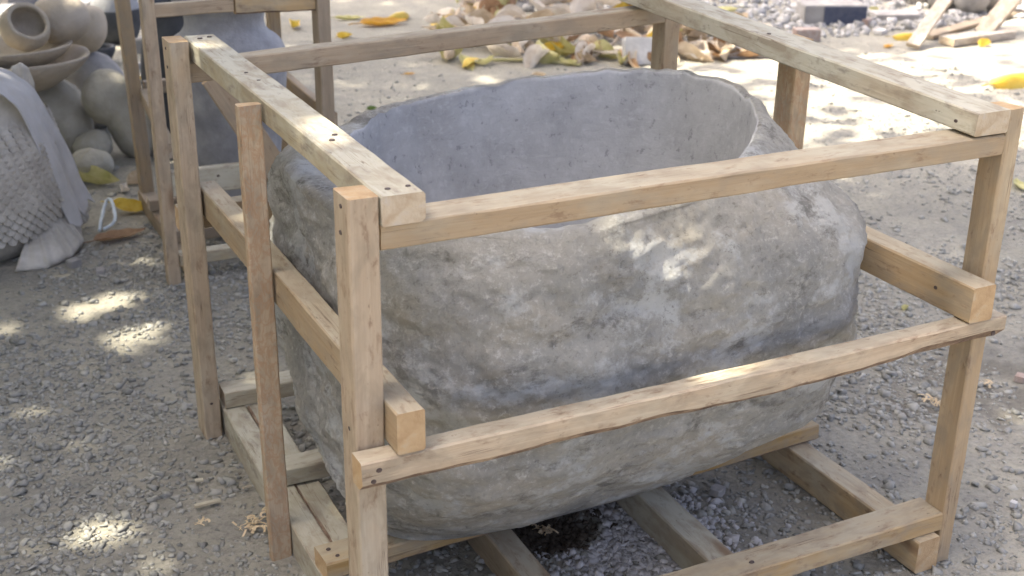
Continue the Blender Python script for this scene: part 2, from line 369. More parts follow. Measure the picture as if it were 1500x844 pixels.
dens = np.array([0.50 + 1.45 * n1(x * 1.4, y * 1.4, 21.0) + 0.6 * n1(x * 4.5, y * 4.5, 8.0) for x, y in zip(xs, ys)])
dist = np.hypot(xs - CAM.x, ys - CAM.y)
dens = np.clip(dens, 0.07, 1.0) * np.clip(1.25 - (ys - 1.5) * 0.35, 0.10, 1) * np.where((xs > 1.4) & (ys > 1.6), 0.35, 1)
inside = (xs > 0) & (xs < 1.5) & (ys < 1.3); dens = np.where(inside, np.maximum(dens, 0.5), dens)
hole = np.hypot((xs - SOIL.x) / 0.13, (ys - SOIL.y) / 0.09) < 0.85
keep = (nrg.random(len(xs)) < dens) & (~hole | (nrg.random(len(xs)) < 0.12)); xs, ys = xs[keep], ys[keep]
sz = np.clip(nrg.lognormal(math.log(0.0125), 0.48, len(xs)), 0.004, 0.040)
gravel('gravel', xs, ys, sz, nrg.uniform(0.18, 0.5, len(xs)), gravel_mat('grey_gravel', (0.18, 0.18, 0.163), (0.295, 0.292, 0.26), (0.41, 0.40, 0.348)), 'loose angular grey gravel chips scattered over the yard', np.clip(nrg.normal(0.45, 0.22, len(xs)), 0, 1))
n2 = 2600
xs = nrg.normal(PALE.x, 0.10, n2); ys = nrg.normal(PALE.y, 0.085, n2)
ok = np.hypot((xs - SOIL.x) / 0.125, (ys - SOIL.y) / 0.085) > 1; xs, ys = xs[ok], ys[ok]
sz = np.clip(nrg.lognormal(math.log(0.0145), 0.35, len(xs)), 0.007, 0.03)
gravel('pale_gravel', xs, ys, sz, nrg.uniform(0.35, 0.65, len(xs)), gravel_mat('pale_gravel', (0.26, 0.255, 0.245), (0.41, 0.40, 0.39), (0.58, 0.565, 0.54)), 'patch of pale pinkish gravel between the bottom beams of the crate', np.clip(nrg.normal(0.45, 0.25, len(xs)), 0, 1))
n4 = 900
xs = nrg.normal(SOIL.x, 0.055, n4); ys = nrg.normal(SOIL.y, 0.04, n4)
gravel('soil_clods', xs, ys, np.clip(nrg.lognormal(math.log(0.009), 0.5, n4), 0.004, 0.026), nrg.uniform(0.5, 0.9, n4), gravel_mat('dark_soil', (0.035, 0.028, 0.02), (0.065, 0.052, 0.038), (0.11, 0.09, 0.065)), 'crumbs of dark damp soil in the patch under the crate', np.clip(nrg.normal(0.45, 0.25, n4), 0, 1))
n3 = 5000
xs = nrg.uniform(3.6, 8.2, n3); ys = nrg.uniform(4.9, 7.6, n3)
sz = np.clip(nrg.lognormal(math.log(0.04), 0.4, n3), 0.015, 0.10)
gravel('rubble_gravel', xs, ys, sz, nrg.uniform(0.4, 0.8, n3), gravel_mat('rubble_gravel', (0.22, 0.22, 0.21), (0.36, 0.355, 0.34), (0.52, 0.51, 0.49)), 'heap of coarse light grey rubble at the far edge of the yard', np.clip(nrg.normal(0.45, 0.25, n3), 0, 1))

# ------------------------------------------------------------------ timber
def beam(name, parent, p0, p1, w, h, up=(0, 0, 1), mats=None, seed=0, bow=0.0015, wane=None, bev=0.003, roll=0.0, taper=None):
    """A sawn batten from p0 to p1 (centre line); w across, h along up. wane: {corner: amount}; corners 0 -y-z, 1 +y-z, 2 +y+z, 3 -y+z."""
    p0, p1 = Vector(p0), Vector(p1); d = p1 - p0; Lg = d.length; x = d.normalized()
    z = Vector(up); z = (z - x * z.dot(x)).normalized(); y = z.cross(x)
    M = Matrix(((x.x, y.x, z.x, p0.x), (x.y, y.y, z.y, p0.y), (x.z, y.z, z.z, p0.z), (0, 0, 0, 1)))
    if roll: M = M @ Matrix.Rotation(roll, 4, 'X')
    mats = mats or [M_WOOD, M_END, M_BARK]
    n = max(8, int(Lg / 0.022)); V = []; wane = wane or {}
    so_ = seed * 7.31 + 1.7
    for i in range(n + 1):
        t = i / n; X = Lg * t
        by = bow * 2.2 * n1(X * 1.3, so_, 0.3); bz = bow * 2.2 * n1(X * 1.3, so_, 7.3)
        ht = h * (1 + (taper or 0) * (t - 0.5))
        jag = 0.003 if i in (0, n) else 0.0
        cs = [(-w / 2, -ht / 2), (w / 2, -ht / 2), (w / 2, ht / 2), (-w / 2, ht / 2)]
        for k, (cy, cz) in enumerate(cs):
            b = bev * (1.0 + 0.6 * n1(X * 11, so_ + k * 3.1, 2.2))
            b = max(0.0012, b)
            if k in wane:
                b += wane[k] * max(0.0, 0.45 + 1.0 * n1(X * 1.9, so_ + k, 11.0) + 0.18 * n1(X * 13, so_ + k, 4.0))
            e = 0.0011 * n1(X * 9, so_ + 5 * k, 6.6)
            sy, sz_ = (1 if cy > 0 else -1), (1 if cz > 0 else -1)
            a = (cy + by + e - sy * b, cz + bz + e); c = (cy + by + e, cz + bz + e - sz_ * b)
            pr = (a, c) if k in (1, 3) else (c, a)
            for q, (qy, qz) in enumerate(pr):
                V.append((X + jag * n1(qy * 60, qz * 60, so_), qy, qz))
    F = grid_faces(n + 1, 8); mi = [0] * len(F)
    for i in range(n):
        for k in wane: mi[i * 8 + 2 * k] = 2
    F.append(tuple(range(7, -1, -1))); F.append(tuple(n * 8 + j for j in range(8))); mi += [1, 1]
    me = mesh(name, V, F, mi)
    return link(name, me, mats, parent, M)
def disc(r, h, seg=10):
    V = [(r * math.cos(2 * math.pi * j / seg), r * math.sin(2 * math.pi * j / seg), 0) for j in range(seg)]
    V += [(v[0] * 0.8, v[1] * 0.8, h) for v in V]
    F = [(j, (j + 1) % seg, seg + (j + 1) % seg, seg + j) for j in range(seg)] + [tuple(range(seg, 2 * seg))]
    return mesh('nail', V, F)
NAIL = disc(0.0062, 0.0022)
def nail(parent, p, nrm):
    nrm = Vector(nrm).normalized(); q = nrm.to_track_quat('Z', 'Y')
    M = Matrix.Translation(Vector(p) - nrm * 0.0005) @ q.to_matrix().to_4x4()
    s = rnd.uniform(0.75, 1.1)
    return link('nail', NAIL, M_NAIL, parent, M @ Matrix.Diagonal((s, s * rnd.uniform(0.7, 1), 1, 1)))
WG = [M_WOODG, M_ENDG, M_BARK]; WR = [M_WOODR, M_END, M_BARK]; WB = [M_WOODB, M_ENDG, M_BARK]; WP = [M_WOODP, M_ENDG, M_BARK]; WN = [M_WOOD, M_END, M_BARK]

crate = empty('wooden_crate', (0.70, 0.67, 0), 'open crate of pale sawn battens around the big grey stone tub', 'crate')
UPY = (0, 1, 0)
def postv(x0, x1, y0, y1, z1, z0=-0.004, mats=None, seed=0, lean=(0, 0), **k):
    cx, cy = (x0 + x1) / 2, (y0 + y1) / 2
    return beam('post', crate, (cx, cy, z0), (cx + lean[0], cy + lean[1], z1), x1 - x0, y1 - y0, UPY, mats, seed, **k)
def rail(nm, x0, x1, y0, y1, z0, z1, along, mats=None, seed=0, d0=(0, 0), d1=(0, 0), **k):
    cz = (z0 + z1) / 2
    if along == 'x':
        cy = (y0 + y1) / 2
        return beam(nm, crate, (x0, cy + d0[0], cz + d0[1]), (x1, cy + d1[0], cz + d1[1]), y1 - y0, z1 - z0, (0, 0, 1), mats, seed, **k)
    cx = (x0 + x1) / 2
    return beam(nm, crate, (cx + d0[0], y0, cz + d0[1]), (cx + d1[0], y1, cz + d1[1]), x1 - x0, z1 - z0, (0, 0, 1), mats, seed, **k)
H = 1.047
pFL = postv(-0.002, 0.049, 0.0, 0.070, H, seed=1)
pFR = postv(1.361, 1.401, 0.0, 0.062, H, seed=2)
pBL = postv(-0.002, 0.042, 1.252, 1.342, H + 0.003, seed=3)
pBR = postv(1.384, 1.436, 1.285, 1.35, H + 0.03, seed=4)
pML = postv(0.000, 0.047, 0.640, 0.666, H - 0.004, seed=5, mats=WR)
pMR = postv(1.362, 1.412, 0.665, 0.735, H + 0.01, seed=6, mats=[M_WOODR, M_END, M_BARK])
tL = rail('top_rail', 0.051, 0.124, -0.004, 1.345, 0.998, 1.047, 'y', WG, 7, wane={0: 0.006})
tR = rail('top_rail', 1.273, 1.359, -0.004, 1.352, 1.001, 1.048, 'y', WG, 8, d1=(0, 0.048))
tF = rail('top_rail', 0.0515, 1.3595, 0.002, 0.082, 0.955, 0.9965, 'x', WN, 9, wane={2: 0.004})
tB = rail('top_rail', 0.0435, 1.383, 1.284, 1.340, 0.944, 0.992, 'x', WN, 10, d1=(0, 0.048))
mF = rail('middle_rail', -0.012, 1.395, -0.047, -0.002, 0.560, 0.616, 'x', WN, 11, wane={0: 0.030}, d1=(0, 0.004))
mL = rail('middle_rail', 0.050, 0.099, -0.052, 1.335, 0.619, 0.694, 'y', WN, 12, d0=(-0.001, 0), d1=(0, -0.014))
mR = rail('middle_rail', 1.286, 1.346, -0.052, 1.34, 0.623, 0.70, 'y', [M_WOODB if False else M_WOOD, M_END, M_BARK], 13, d0=(0, 0.0), d1=(0.008, -0.01))
ZB = 0.078; ZT = 0.124
b1 = rail('bottom_bearer', 0.050, 0.108, -0.02, 1.33, -0.004, ZB, 'y', WG, 14)
b1b = rail('bottom_bearer', 0.110, 0.170, 0.33, 1.25, -0.004, ZB - 0.004, 'y', WG, 15, wane={2: 0.02})
b2 = rail('bottom_bearer', 0.428, 0.490, -0.015, 1.32, -0.004, ZB, 'y', WN, 16)
b3 = rail('bottom_bearer', 0.815, 0.885, -0.01, 1.32, -0.004, ZB, 'y', WG, 17, d1=(0.03, 0))
b4 = rail('bottom_bearer', 1.281, 1.345, -0.018, 1.33, -0.004, ZB, 'y', WN, 18)
s1 = rail('bottom_rail', 0.051, 1.359, 0.001, 0.076, ZB + 0.001, ZT, 'x', WN, 19)
s2 = rail('bottom_rail', 0.053, 1.372, 0.398, 0.474, ZB + 0.001, ZT, 'x', WN, 20, d1=(0.052, 0), wane={0: 0.008})
s3 = rail('bottom_rail', 0.085, 1.35, 0.80, 0.868, ZB + 0.001, ZT, 'x', WG, 21)
s4 = rail('bottom_rail', 0.056, 1.36, 1.245, 1.318, ZB + 0.001, ZT, 'x', WG, 22)
mB = rail('middle_rail', 0.0, 1.40, 1.353, 1.40, 0.55, 0.61, 'x', WN, 23)
for pr, lst in ((pFL, [((-0.002, 0.03, 1.03), (-1, 0, 0)), ((-0.002, 0.036, 0.985), (-1, 0, 0)), ((-0.002, 0.033, 0.64), (-1, 0, 0))]),
                (pBL, [((-0.002, 1.30, 1.03), (-1, 0, 0)), ((-0.002, 1.30, 0.985), (-1, 0, 0)), ((0.02, 1.252, 0.10), (0, -1, 0))]),
                (tL, [((0.075, 0.03, H), (0, 0, 1)), ((0.110, 0.032, H), (0, 0, 1)), ((0.085, 0.33, H), (0, 0, 1)), ((0.100, 0.36, H), (0, 0, 1)), ((0.080, 1.30, H), (0, 0, 1)), ((0.105, 1.31, H), (0, 0, 1)), ((0.085, 0.90, H), (0, 0, 1)), ((0.09, .82, H), (0, 0, 1))]),
                (tR, [((1.325, 0.045, 1.048), (0, 0, 1)), ((1.30, 0.70, 1.073), (0, 0, 1)), ((1.33, 1.31, 1.0945), (0, 0, 1)), ((1.273, 0.05, 1.022), (-1, 0, 0))]),
                (mF, [((0.018, -0.047, 0.598), (0, -1, 0)), ((0.008, -0.047, 0.579), (0, -1, 0)), ((1.375, -0.046, 0.60), (0, -1, 0)), ((1.366, -0.046, 0.585), (0, -1, 0))]),
                (mR, [((1.286, 0.05, 0.665), (-1, 0, 0))]),
                (s1, [((1.315, 0.052, ZT), (0, 0, 1)), ((1.328, 0.022, ZT), (0, 0, 1)), ((0.86, 0.03, ZT), (0, 0, 1))]),
                (s2, [((0.075, 0.45, ZT), (0, 0, 1)), ((0.085, 0.42, ZT), (0, 0, 1))]),
                (b4, [((1.281, 0.25, 0.045), (-1, 0, 0))])):
    for p, nrm in lst: nail(pr, p, nrm)

# ------------------------------------------------------------------ the tub
def make_tub():
    zs = [.125, .2, .35, .5, .65, .8]
    rg = [(0.19, 1.018, 0.354, 0.75), (0.135, 1.127, 0.266, 0.918), (0.113, 1.240, 0.125, 1.083), (0.108, 1.282, 0.076, 1.186), (0.107, 1.276, 0.058, 1.21), (0.110, 1.250, 0.086, 1.185)]
    crest = [(.177, .84, .88), (.334, 1.0, .876), (.424, 1.088, .88), (.655, 1.12, .90), (.93, 1.13, .912), (1.079, 1.11, .92), (1.195, 1.05, .927), (1.24, .95, .935), (1.235, .78, .95), (1.18, .57, .942), (1.11, .46, .935), (.978, .33, .92), (.69, .175, .902), (.545, .155, .897), (.445, .160, .874), (.37, .185, .890), (.29, .225, .893), (.18, .342, .878), (.142, .549, .88)]
    NT = 440; ph = np.linspace(0, 2 * np.pi, NT, endpoint=False)
    cx, cy = 0.68, 0.63
    ca = np.array([math.atan2(q[1] - cy, q[0] - cx) % (2 * math.pi) for q in crest]); o = np.argsort(ca)
    ca = ca[o]; cr = np.array([math.hypot(q[0] - cx, q[1] - cy) for q in crest])[o]; cz = np.array([q[2] for q in crest])[o]
    def per(vals):
        a = np.concatenate([ca - 2 * np.pi, ca, ca + 2 * np.pi]); b = np.tile(vals, 3)
        f = np.interp(np.concatenate([ph - 2 * np.pi, ph, ph + 2 * np.pi]), a, b)
        k = np.hanning(27); k /= k.sum()
        return np.convolve(f, k, 'same')[NT:2 * NT]
    R, Z = per(cr), per(cz)
    rough = np.array([0.006 * n1(math.cos(a) * 7, math.sin(a) * 7, 2) + 0.004 * n1(math.cos(a) * 19, math.sin(a) * 19, 5) for a in ph])
    Rs = R.copy(); Z = Z + rough; R = R + rough * 0.8
    c, s = np.cos(ph), np.sin(ph)
    rings = []
    for z, (x0, x1, y0, y1) in zip(zs, rg):
        A, B = (x1 - x0) / 2, (y1 - y0) / 2; n = 3.2 if z < 0.3 else 3.9
        r = 1 / ((np.abs(c / A) ** n + np.abs(s / B) ** n) ** (1 / n))
        rings.append(np.stack([(x0 + x1) / 2 + r * c, (y0 + y1) / 2 + r * s, np.full(NT, z)], -1))
    rings.append(np.stack([cx + (R + 0.028) * c, cy + (R + 0.028) * s, Z - 0.010], -1))
    rings = np.array(rings)
    t = np.array(zs + [0.9]); rows = []; kinds = []
    per_seg = 22
    K = len(rings)
    # flat bottom
    ctr = rings[0].mean(0)
    for q in (0.0, 0.35, 0.7, 0.92): rows.append(ctr + (rings[0] - ctr) * q + np.array([0, 0, 0.0])); kinds.append(0)
    for k in range(K - 1):
        P0 = rings[max(k - 1, 0)]; P1 = rings[k]; P2 = rings[k + 1]; P3 = rings[min(k + 2, K - 1)]
        for i in range(per_seg):
            u = i / per_seg
            rows.append(0.5 * (2 * P1 + (P2 - P0) * u + (2 * P0 - 5 * P1 + 4 * P2 - P3) * u * u + (3 * P1 - P0 - 3 * P2 + P3) * u ** 3)); kinds.append(1)
    rows.append(rings[-1]); kinds.append(2)
    lip = 0.055 * np.clip(-c - 0.25, 0, 1) ** 0.7 + 0.006
    rows.append(np.stack([cx + (R + 0.012) * c, cy + (R + 0.012) * s, Z - 0.001], -1)); kinds.append(2)
    rows.append(np.stack([cx + R * c, cy + R * s, Z], -1)); kinds.append(2)
    R = R - lip
    rows.append(np.stack([cx + R * c, cy + R * s, Z - 0.003], -1)); kinds.append(3)
    n_in = len(rows)
    Rs = Rs - lip; Zs = per(cz)
    for zt, q in ((0.004, 0.002), (0.012, 0.003), (0.03, 0.005), (0.06, 0.008), (0.12, 0.013), (0.2, 0.022), (0.3, 0.040), (0.4, 0.072), (0.47, 0.12), (0.52, 0.20), (0.545, 0.32), (0.555, 0.45)):
        if q < 0.35:
            w_ = min(1.0, zt / 0.1); r = np.maximum(R * (1 - w_) + Rs * w_ - q, 0.02)
        else: r = Rs * (1 - q); w_ = 1.0
        rows.append(np.stack([cx + r * c, cy + r * s, (Z * (1 - w_) + Zs * w_) * (1 - zt / 0.9 * 0.3) - zt + zt * 0.27], -1)); kinds.append(4)
    rows.append(np.stack([np.full(NT, cx), np.full(NT, cy), np.full(NT, rows[-1][:, 2].mean())], -1)); kinds.append(4)
    P = np.array(rows)
    # outward direction for displacement
    for i in range(len(P)):
        kd = kinds[i]
        if kd != 1: continue
        fade = min(1.0, (len([1 for q in kinds[:i] if q == 1]) / 10.0))
        top = (n_in - 3 - i) / 14.0; fade *= min(1.0, max(0.25, top))
        for j in range(NT):
            v = Vector(P[i, j]); nrm = Vector((c[j], s[j], 0.15)).normalized()
            a = 0.010 * mnoise.fractal(v * 4.2, 0.9, 2.1, 4, noise_basis='PERLIN_ORIGINAL')
            q = mnoise.fractal(v * 13 + Vector((3, 1, 7)), 0.8, 2.2, 4, noise_basis='PERLIN_ORIGINAL')
            vo = mnoise.voronoi(v * 8.0 + Vector((n1(v.x * 6, v.y * 6, v.z * 6), n1(v.y * 6, v.z * 6, 3), 0)) * 0.6)[0]
            a += 0.009 * q - 0.010 * abs(mnoise.fractal(v * 7 + Vector((9, 2, 4)), 0.7, 2.3, 5, noise_basis='PERLIN_ORIGINAL')) + 0.012 * (min(0.5, vo[1] - vo[0]) - 0.22)
            a += 0.0025 * mnoise.noise(v * 62) + 0.0025 * mnoise.noise(v * 31)
            tv_ = (mnoise.fractal(Vector((v.x * 3.2, v.y * 3.2, v.z * 5.2)) + Vector((5, 5, 1)), 0.75, 2.2, 5, noise_basis='PERLIN_ORIGINAL') + 1.5) * 5.0
            fr_ = tv_ - math.floor(tv_); a += 0.008 * (math.floor(tv_) + min(1.0, fr_ * fr_ * fr_ * 1.0) - 7.5) * 0.75
            P[i, j] += np.array(nrm * (a * fade * 0.8))
    for i in range(len(P)):
        if kinds[i] == 4:
            for j in range(NT):
                v = P[i, j]; P[i, j] += 0.004 * n1(v[0] * 5, v[1] * 5, v[2] * 5) * np.array([c[j], s[j], 0])
    F = grid_faces(len(P), NT)
    mi = []
    for i in range(len(P) - 1): mi += [1 if kinds[i] >= 3 else 0] * NT
    me = mesh('stone_tub', P.reshape(-1, 3) - np.array([cx, cy, 0.125]), F, mi)
    o = link('stone_tub', me, [M_STONE, M_BASIN], None, Matrix.Translation((cx, cy, 0.125)), smooth=True)
    return prop(o, 'large rough grey boulder hollowed into a tub, inside the front crate', 'stone tub')
make_tub()

# ------------------------------------------------------------------ second crate behind, with a jar
crate2 = empty('wooden_crate', (0.46, 2.8, 0), 'narrower tall crate behind, holding the blue grey stone jar', 'crate')
def c2(nm, p0, p1, w, h, up=(0, 0, 1), mats=WN, seed=0, **k): return beam(nm, crate2, p0, p1, w, h, up, mats, seed, **k)
c2('post', (0.158, 2.39, -0.004), (0.158, 2.39, 1.12), 0.042, 0.05, UPY, WN, 31)
c2('post', (0.728, 2.39, -0.004), (0.728, 2.39, 1.12), 0.046, 0.07, UPY, WB, 32)
c2('post', (0.245, 3.26, -0.004), (0.215, 3.24, 1.12), 0.05, 0.06, UPY, WB, 33)
c2('post', (0.80, 3.24, -0.004), (0.80, 3.24, 1.12), 0.045, 0.06, UPY, WB, 34)
r1 = c2('top_rail', (0.181, 2.385, 0.929), (0.432, 2.385, 0.932), 0.03, 0.043, seed=35)
r2 = c2('top_rail', (0.436, 2.385, 0.931), (0.704, 2.385, 0.925), 0.034, 0.066, seed=36, wane={0: 0.01})
r3 = c2('middle_rail', (0.181, 2.385, 0.355), (0.704, 2.385, 0.350), 0.034, 0.088, mats=WG, seed=37)
c2('brace', (0.34, 2.345, 0.71), (0.565, 2.345, 0.30), 0.022, 0.088, (1, 0, 0.4), WN, 38)
c2('bottom_rail', (0.181, 2.385, 0.085), (0.704, 2.385, 0.085), 0.05, 0.042, mats=WG, seed=39)
for x in (0.24, 0.65): c2('bottom_bearer', (x, 2.37, 0.03), (x, 3.27, 0.03), 0.06, 0.064, mats=WB, seed=int(x * 90))
for y in (2.62, 3.0): c2('bottom_rail', (0.2, y, 0.085), (0.72, y, 0.085), 0.06, 0.044, mats=WB, seed=int(y * 9))
c2('middle_rail', (0.27, 3.24, 0.48), (0.775, 3.24, 0.48), 0.035, 0.05, mats=WB, seed=44)
c2('top_rail', (0.24, 3.24, 0.93), (0.775, 3.24, 0.93), 0.035, 0.05, mats=WB, seed=45)
c2('side_rail', (0.196, 2.40, 0.46), (0.262, 3.22, 0.46), 0.03, 0.05, mats=WB, seed=46)
c2('side_rail', (0.766, 2.42, 0.50), (0.80, 3.21, 0.50), 0.03, 0.05, mats=WB, seed=47)
nail(r3, (0.335, 2.368, 0.365), (0, -1, 0))

def lathe(name, prof, mats, loc, parent=None, seg=48, wob=0.0, rot=(0, 0, 0), seed=0, mi=None, closed=False, sy=1.0):
    V = []
    for i, (r, z) in enumerate(prof):
        for j in range(seg):
            a = 2 * math.pi * j / seg
            k = 1 + wob * n1(math.cos(a) * 1.5 + seed, math.sin(a) * 1.5, z * 4)
            V.append((r * k * math.cos(a), sy * r * k * math.sin(a), z + wob * 0.3 * r * n1(math.cos(a) * 2 + seed, math.sin(a) * 2, 9)))
    F = grid_faces(len(prof), seg)
    m = None
    if mi: m = [mi[i] for i in range(len(prof) - 1) for _ in range(seg)]
    me = mesh(name, V, F, m)
    M = Matrix.LocRotScale(Vector(loc), None, None) @ Matrix.Rotation(rot[2], 4, 'Z') @ Matrix.Rotation(rot[1], 4, 'Y') @ Matrix.Rotation(rot[0], 4, 'X')
    return link(name, me, mats, parent, M, smooth=True)
def smooth_prof(pts, n=6):
    out = []
    for k in range(len(pts) - 1):
        p0, p1, p2, p3 = [np.array(pts[max(0, min(len(pts) - 1, q))]) for q in (k - 1, k, k + 1, k + 2)]
        for i in range(n):
            u = i / n
            out.append(tuple(0.5 * (2 * p1 + (p2 - p0) * u + (2 * p0 - 5 * p1 + 4 * p2 - p3) * u * u + (3 * p1 - p0 - 3 * p2 + p3) * u ** 3)))
    out.append(pts[-1]); return [(max(0.0005, r), z) for r, z in out]
prop(lathe('stone_jar', smooth_prof([(0.0, 0), (0.12, 0), (0.15, 0.02), (0.165, 0.15), (0.185, 0.32), (0.207, 0.46), (0.213, 0.55), (0.210, 0.595), (0.19, 0.63), (0.158, 0.655), (0.142, 0.685), (0.148, 0.73), (0.185, 0.78), (0.19, 0.85), (0.165, 0.845), (0.12, 0.76), (0.12, 0.6), (0.10, 0.4), (0.0, 0.35)]), M_BLUEST, (0.500, 2.80, 0.107), wob=0.03, seed=3),
     'round shouldered blue grey stone jar standing in the narrower crate', 'jar')

# ------------------------------------------------------------------ carved fish and the cloth on it
fish = empty('fish_statue', (-0.42, 3.02, 0), 'carved pale stone fish with scales and ridged fins at the left edge', 'statue')
FC = Vector((-0.42, 3.03, 0))
FP = [(0.0, 0.235), (0.03, 0.27), (0.10, 0.315), (0.2, 0.335), (0.30, 0.32), (0.40, 0.285), (0.48, 0.24), (0.55, 0.19), (0.60, 0.14), (0.64, 0.07), (0.655, 0.0)]
def fish_r(z): return float(np.interp(z, [q[0] for q in FP], [q[1] for q in FP]))
def fish_pt(a, z, off=0.0):
    r = fish_r(z) * (1 + 0.03 * math.sin(3 * a + 1) + 0.03 * n1(math.cos(a) * 2, math.sin(a) * 2, z * 5)) + off
    shift = 0.10 * max(0, z - 0.3) / 0.35
    return Vector((FC.x + shift + r * math.cos(a) * 1.02, FC.y + r * 0.86 * math.sin(a), z + 0.0))
prof = [z for z in np.linspace(0, 0.655, 44)]
V = [fish_pt(2 * math.pi * j / 72, z) for z in prof for j in range(72)]
Mf = Matrix.Identity(4)
link('body', mesh('body', V, grid_faces(len(prof), 72)), M_CARVED, fish, Mf, smooth=True)
# overlapping scales on the flank, too small to pick apart
V, F = [], []
row = 0; z = 0.10
while z < 0.50:
    r = fish_r(z); da = 0.040 / r
    a = -2.0 + (da / 2 if row % 2 else 0)
    while a < 0.55:
        if a > -1.95 + 1.7 * max(0, (0.36 - z)):
            o = fish_pt(a, z, 0.0); nn_ = (fish_pt(a, z, 0.05) - fish_pt(a, z, 0)).normalized(); tx = (fish_pt(a + 0.02, z) - fish_pt(a - 0.02, z)).normalized(); up = nn_.cross(tx) * -1
            if up.z < 0: up = -up
            b = len(V); V.append(o + nn_ * 0.007 + up * 0.002)
            for q in range(9):
                t = math.pi * (1.0 + q / 8.0)
                V.append(o + tx * (0.0205 * math.cos(t)) + up * (0.024 * math.sin(t)) + nn_ * (0.010 + 0.004 * (q in (3, 4, 5))))
            V.append(o + up * 0.022 - nn_ * 0.002)
            for q in range(9):
                t = math.pi * (1.0 + q / 8.0)
                V.append(o + tx * (0.0215 * math.cos(t)) + up * (0.025 * math.sin(t)) - nn_ * 0.004)
            for q in range(8): F.append((b, b + 1 + q, b + 2 + q)); F.append((b + 1 + q, b + 11 + q, b + 12 + q, b + 2 + q))
            F.append((b, b + 9, b + 10)); F.append((b, b + 10, b + 1))
        a += da
    z += 0.020; row += 1
prop(link('scales', mesh('scales', V, F), M_CARVED, fish, Mf, smooth=False), kind='stuff')
def fin(name, root, tips, thick, ridges=7, parent=fish):
    """ridged fan: root edge polyline (2 pts) to a tip polyline."""
    nr, nc = 14, 8 * ridges; V = []
    tp = [Vector(t) for t in tips]; r0, r1_ = Vector(root[0]), Vector(root[1])
    def tip(u):
        k = u * (len(tp) - 1); i = min(len(tp) - 2, int(k)); f = k - i
        return tp[i].lerp(tp[i + 1], f * f * (3 - 2 * f) * 0.5 + f * 0.5)
    nv = (tip(0.5) - r0).cross(r1_ - r0).normalized()
    for side in (1, -1):
        for i in range(nr):
            v = i / (nr - 1)
            for j in range(nc):
                u = j / (nc - 1)
                p = (r0.lerp(r1_, u)).lerp(tip(u), v)
                th = thick * (1 - 0.55 * v) * (0.25 + 0.75 * math.sqrt(max(0, math.sin(math.pi * min(1, max(0, u)))))) + 0.0045 * math.sin(u * ridges * 2 * math.pi) * v ** 0.5
                p = p + nv * (th * side) - nv * 0.03 * v * v * 0.5
                V.append(p)
    n_ = nr * nc; F = grid_faces(nr, nc, False); F += [tuple(n_ + q for q in reversed(f)) for f in grid_faces(nr, nc, False)]
    for j in range(nc - 1): F.append(((nr - 1) * nc + j, (nr - 1) * nc + j + 1, n_ + (nr - 1) * nc + j + 1, n_ + (nr - 1) * nc + j))
    for i in range(nr - 1):
        F.append((i * nc, (i + 1) * nc, n_ + (i + 1) * nc, n_ + i * nc)); F.append((i * nc + nc - 1, n_ + i * nc + nc - 1, n_ + (i + 1) * nc + nc - 1, (i + 1) * nc + nc - 1))
    return link(name, mesh(name, V, F), M_CARVED, parent, Mf, smooth=True)
def gp(px, py, z): return on_ground(px, py, z)
fin('fin', (gp(38, 352, 0.07), gp(85, 285, 0.16)), [gp(22, 394, 0.012), gp(70, 389, 0.012), gp(106, 372, 0.015), gp(123, 352, 0.03), gp(117, 322, 0.06)], 0.03, 8)
fin('fin', (gp(85, 300, 0.13), gp(95, 255, 0.22)), [gp(118, 332, 0.03), gp(131, 325, 0.03), gp(134, 305, 0.06), gp(120, 285, 0.12)], 0.018, 5)
fin('tail_fin', (on_y(14, 160, 2.97), on_y(52, 165, 2.97)), [on_y(8, 135, 2.97), on_y(9, 112, 2.965), on_y(17, 97, 2.96), on_y(29, 91, 2.96), on_y(41, 98, 2.965), on_y(49, 118, 2.97), on_y(54, 150, 2.97)], 0.026, 4)

# cloth: a strip lying over the back of the fish
ctrl = [(-14, 118, .62), (12, 128, .585), (38, 150, .545), (62, 195, .46), (84, 240, .35), (100, 280, .24), (117, 312, .13)]
V = []; nL, nW = 60, 22
cl = [on_y(px, py, 2.86 + 0.10 * i / 6) for i, (px, py, zz) in enumerate(ctrl)]
def crv(P, t):
    k = t * (len(P) - 1); i = min(len(P) - 2, int(k)); u = k - i
    p0, p1, p2, p3 = P[max(0, i - 1)], P[i], P[i + 1], P[min(len(P) - 1, i + 2)]
    return 0.5 * (2 * p1 + (p2 - p0) * u + (2 * p0 - 5 * p1 + 4 * p2 - p3) * u * u + (3 * p1 - p0 - 3 * p2 + p3) * u ** 3)
for i in range(nL):
    t = i / (nL - 1); p = crv(cl, t); tg = (crv(cl, min(1, t + 0.01)) - crv(cl, max(0, t - 0.01))).normalized()
    wd = 0.11 + 0.05 * t; sd = Vector((0.55, 0.75, 0.35)); sd = (sd - tg * sd.dot(tg)).normalized(); nm = tg.cross(sd)
    if nm.y > 0: nm = -nm
    for j in range(nW):
        u = j / (nW - 1) - 0.5
        fold = 0.007 * math.sin(u * 9 + 1.2 * t * 3) * (0.4 + t) + 0.006 * n1(u * 9, t * 7, 2)
        ext = tg * (0.05 * (abs(math.sin(u * 7 + 0.6)) - 0.5) if t > 0.85 else 0) * ((t - 0.85) / 0.15 if t > 0.85 else 0)
        V.append(p + sd * (u * wd) + nm * (0.012 + fold) + ext)
me = mesh('cloth', V, grid_faces(nL, nW, False))
clo = link('cloth', me, M_CLOTH, None, None, smooth=True); prop(clo, 'limp pale grey cloth strip draped over the carved fish', 'cloth')
sm = clo.modifiers.new('solid', 'SOLIDIFY'); sm.thickness = 0.004; sm.offset = 1

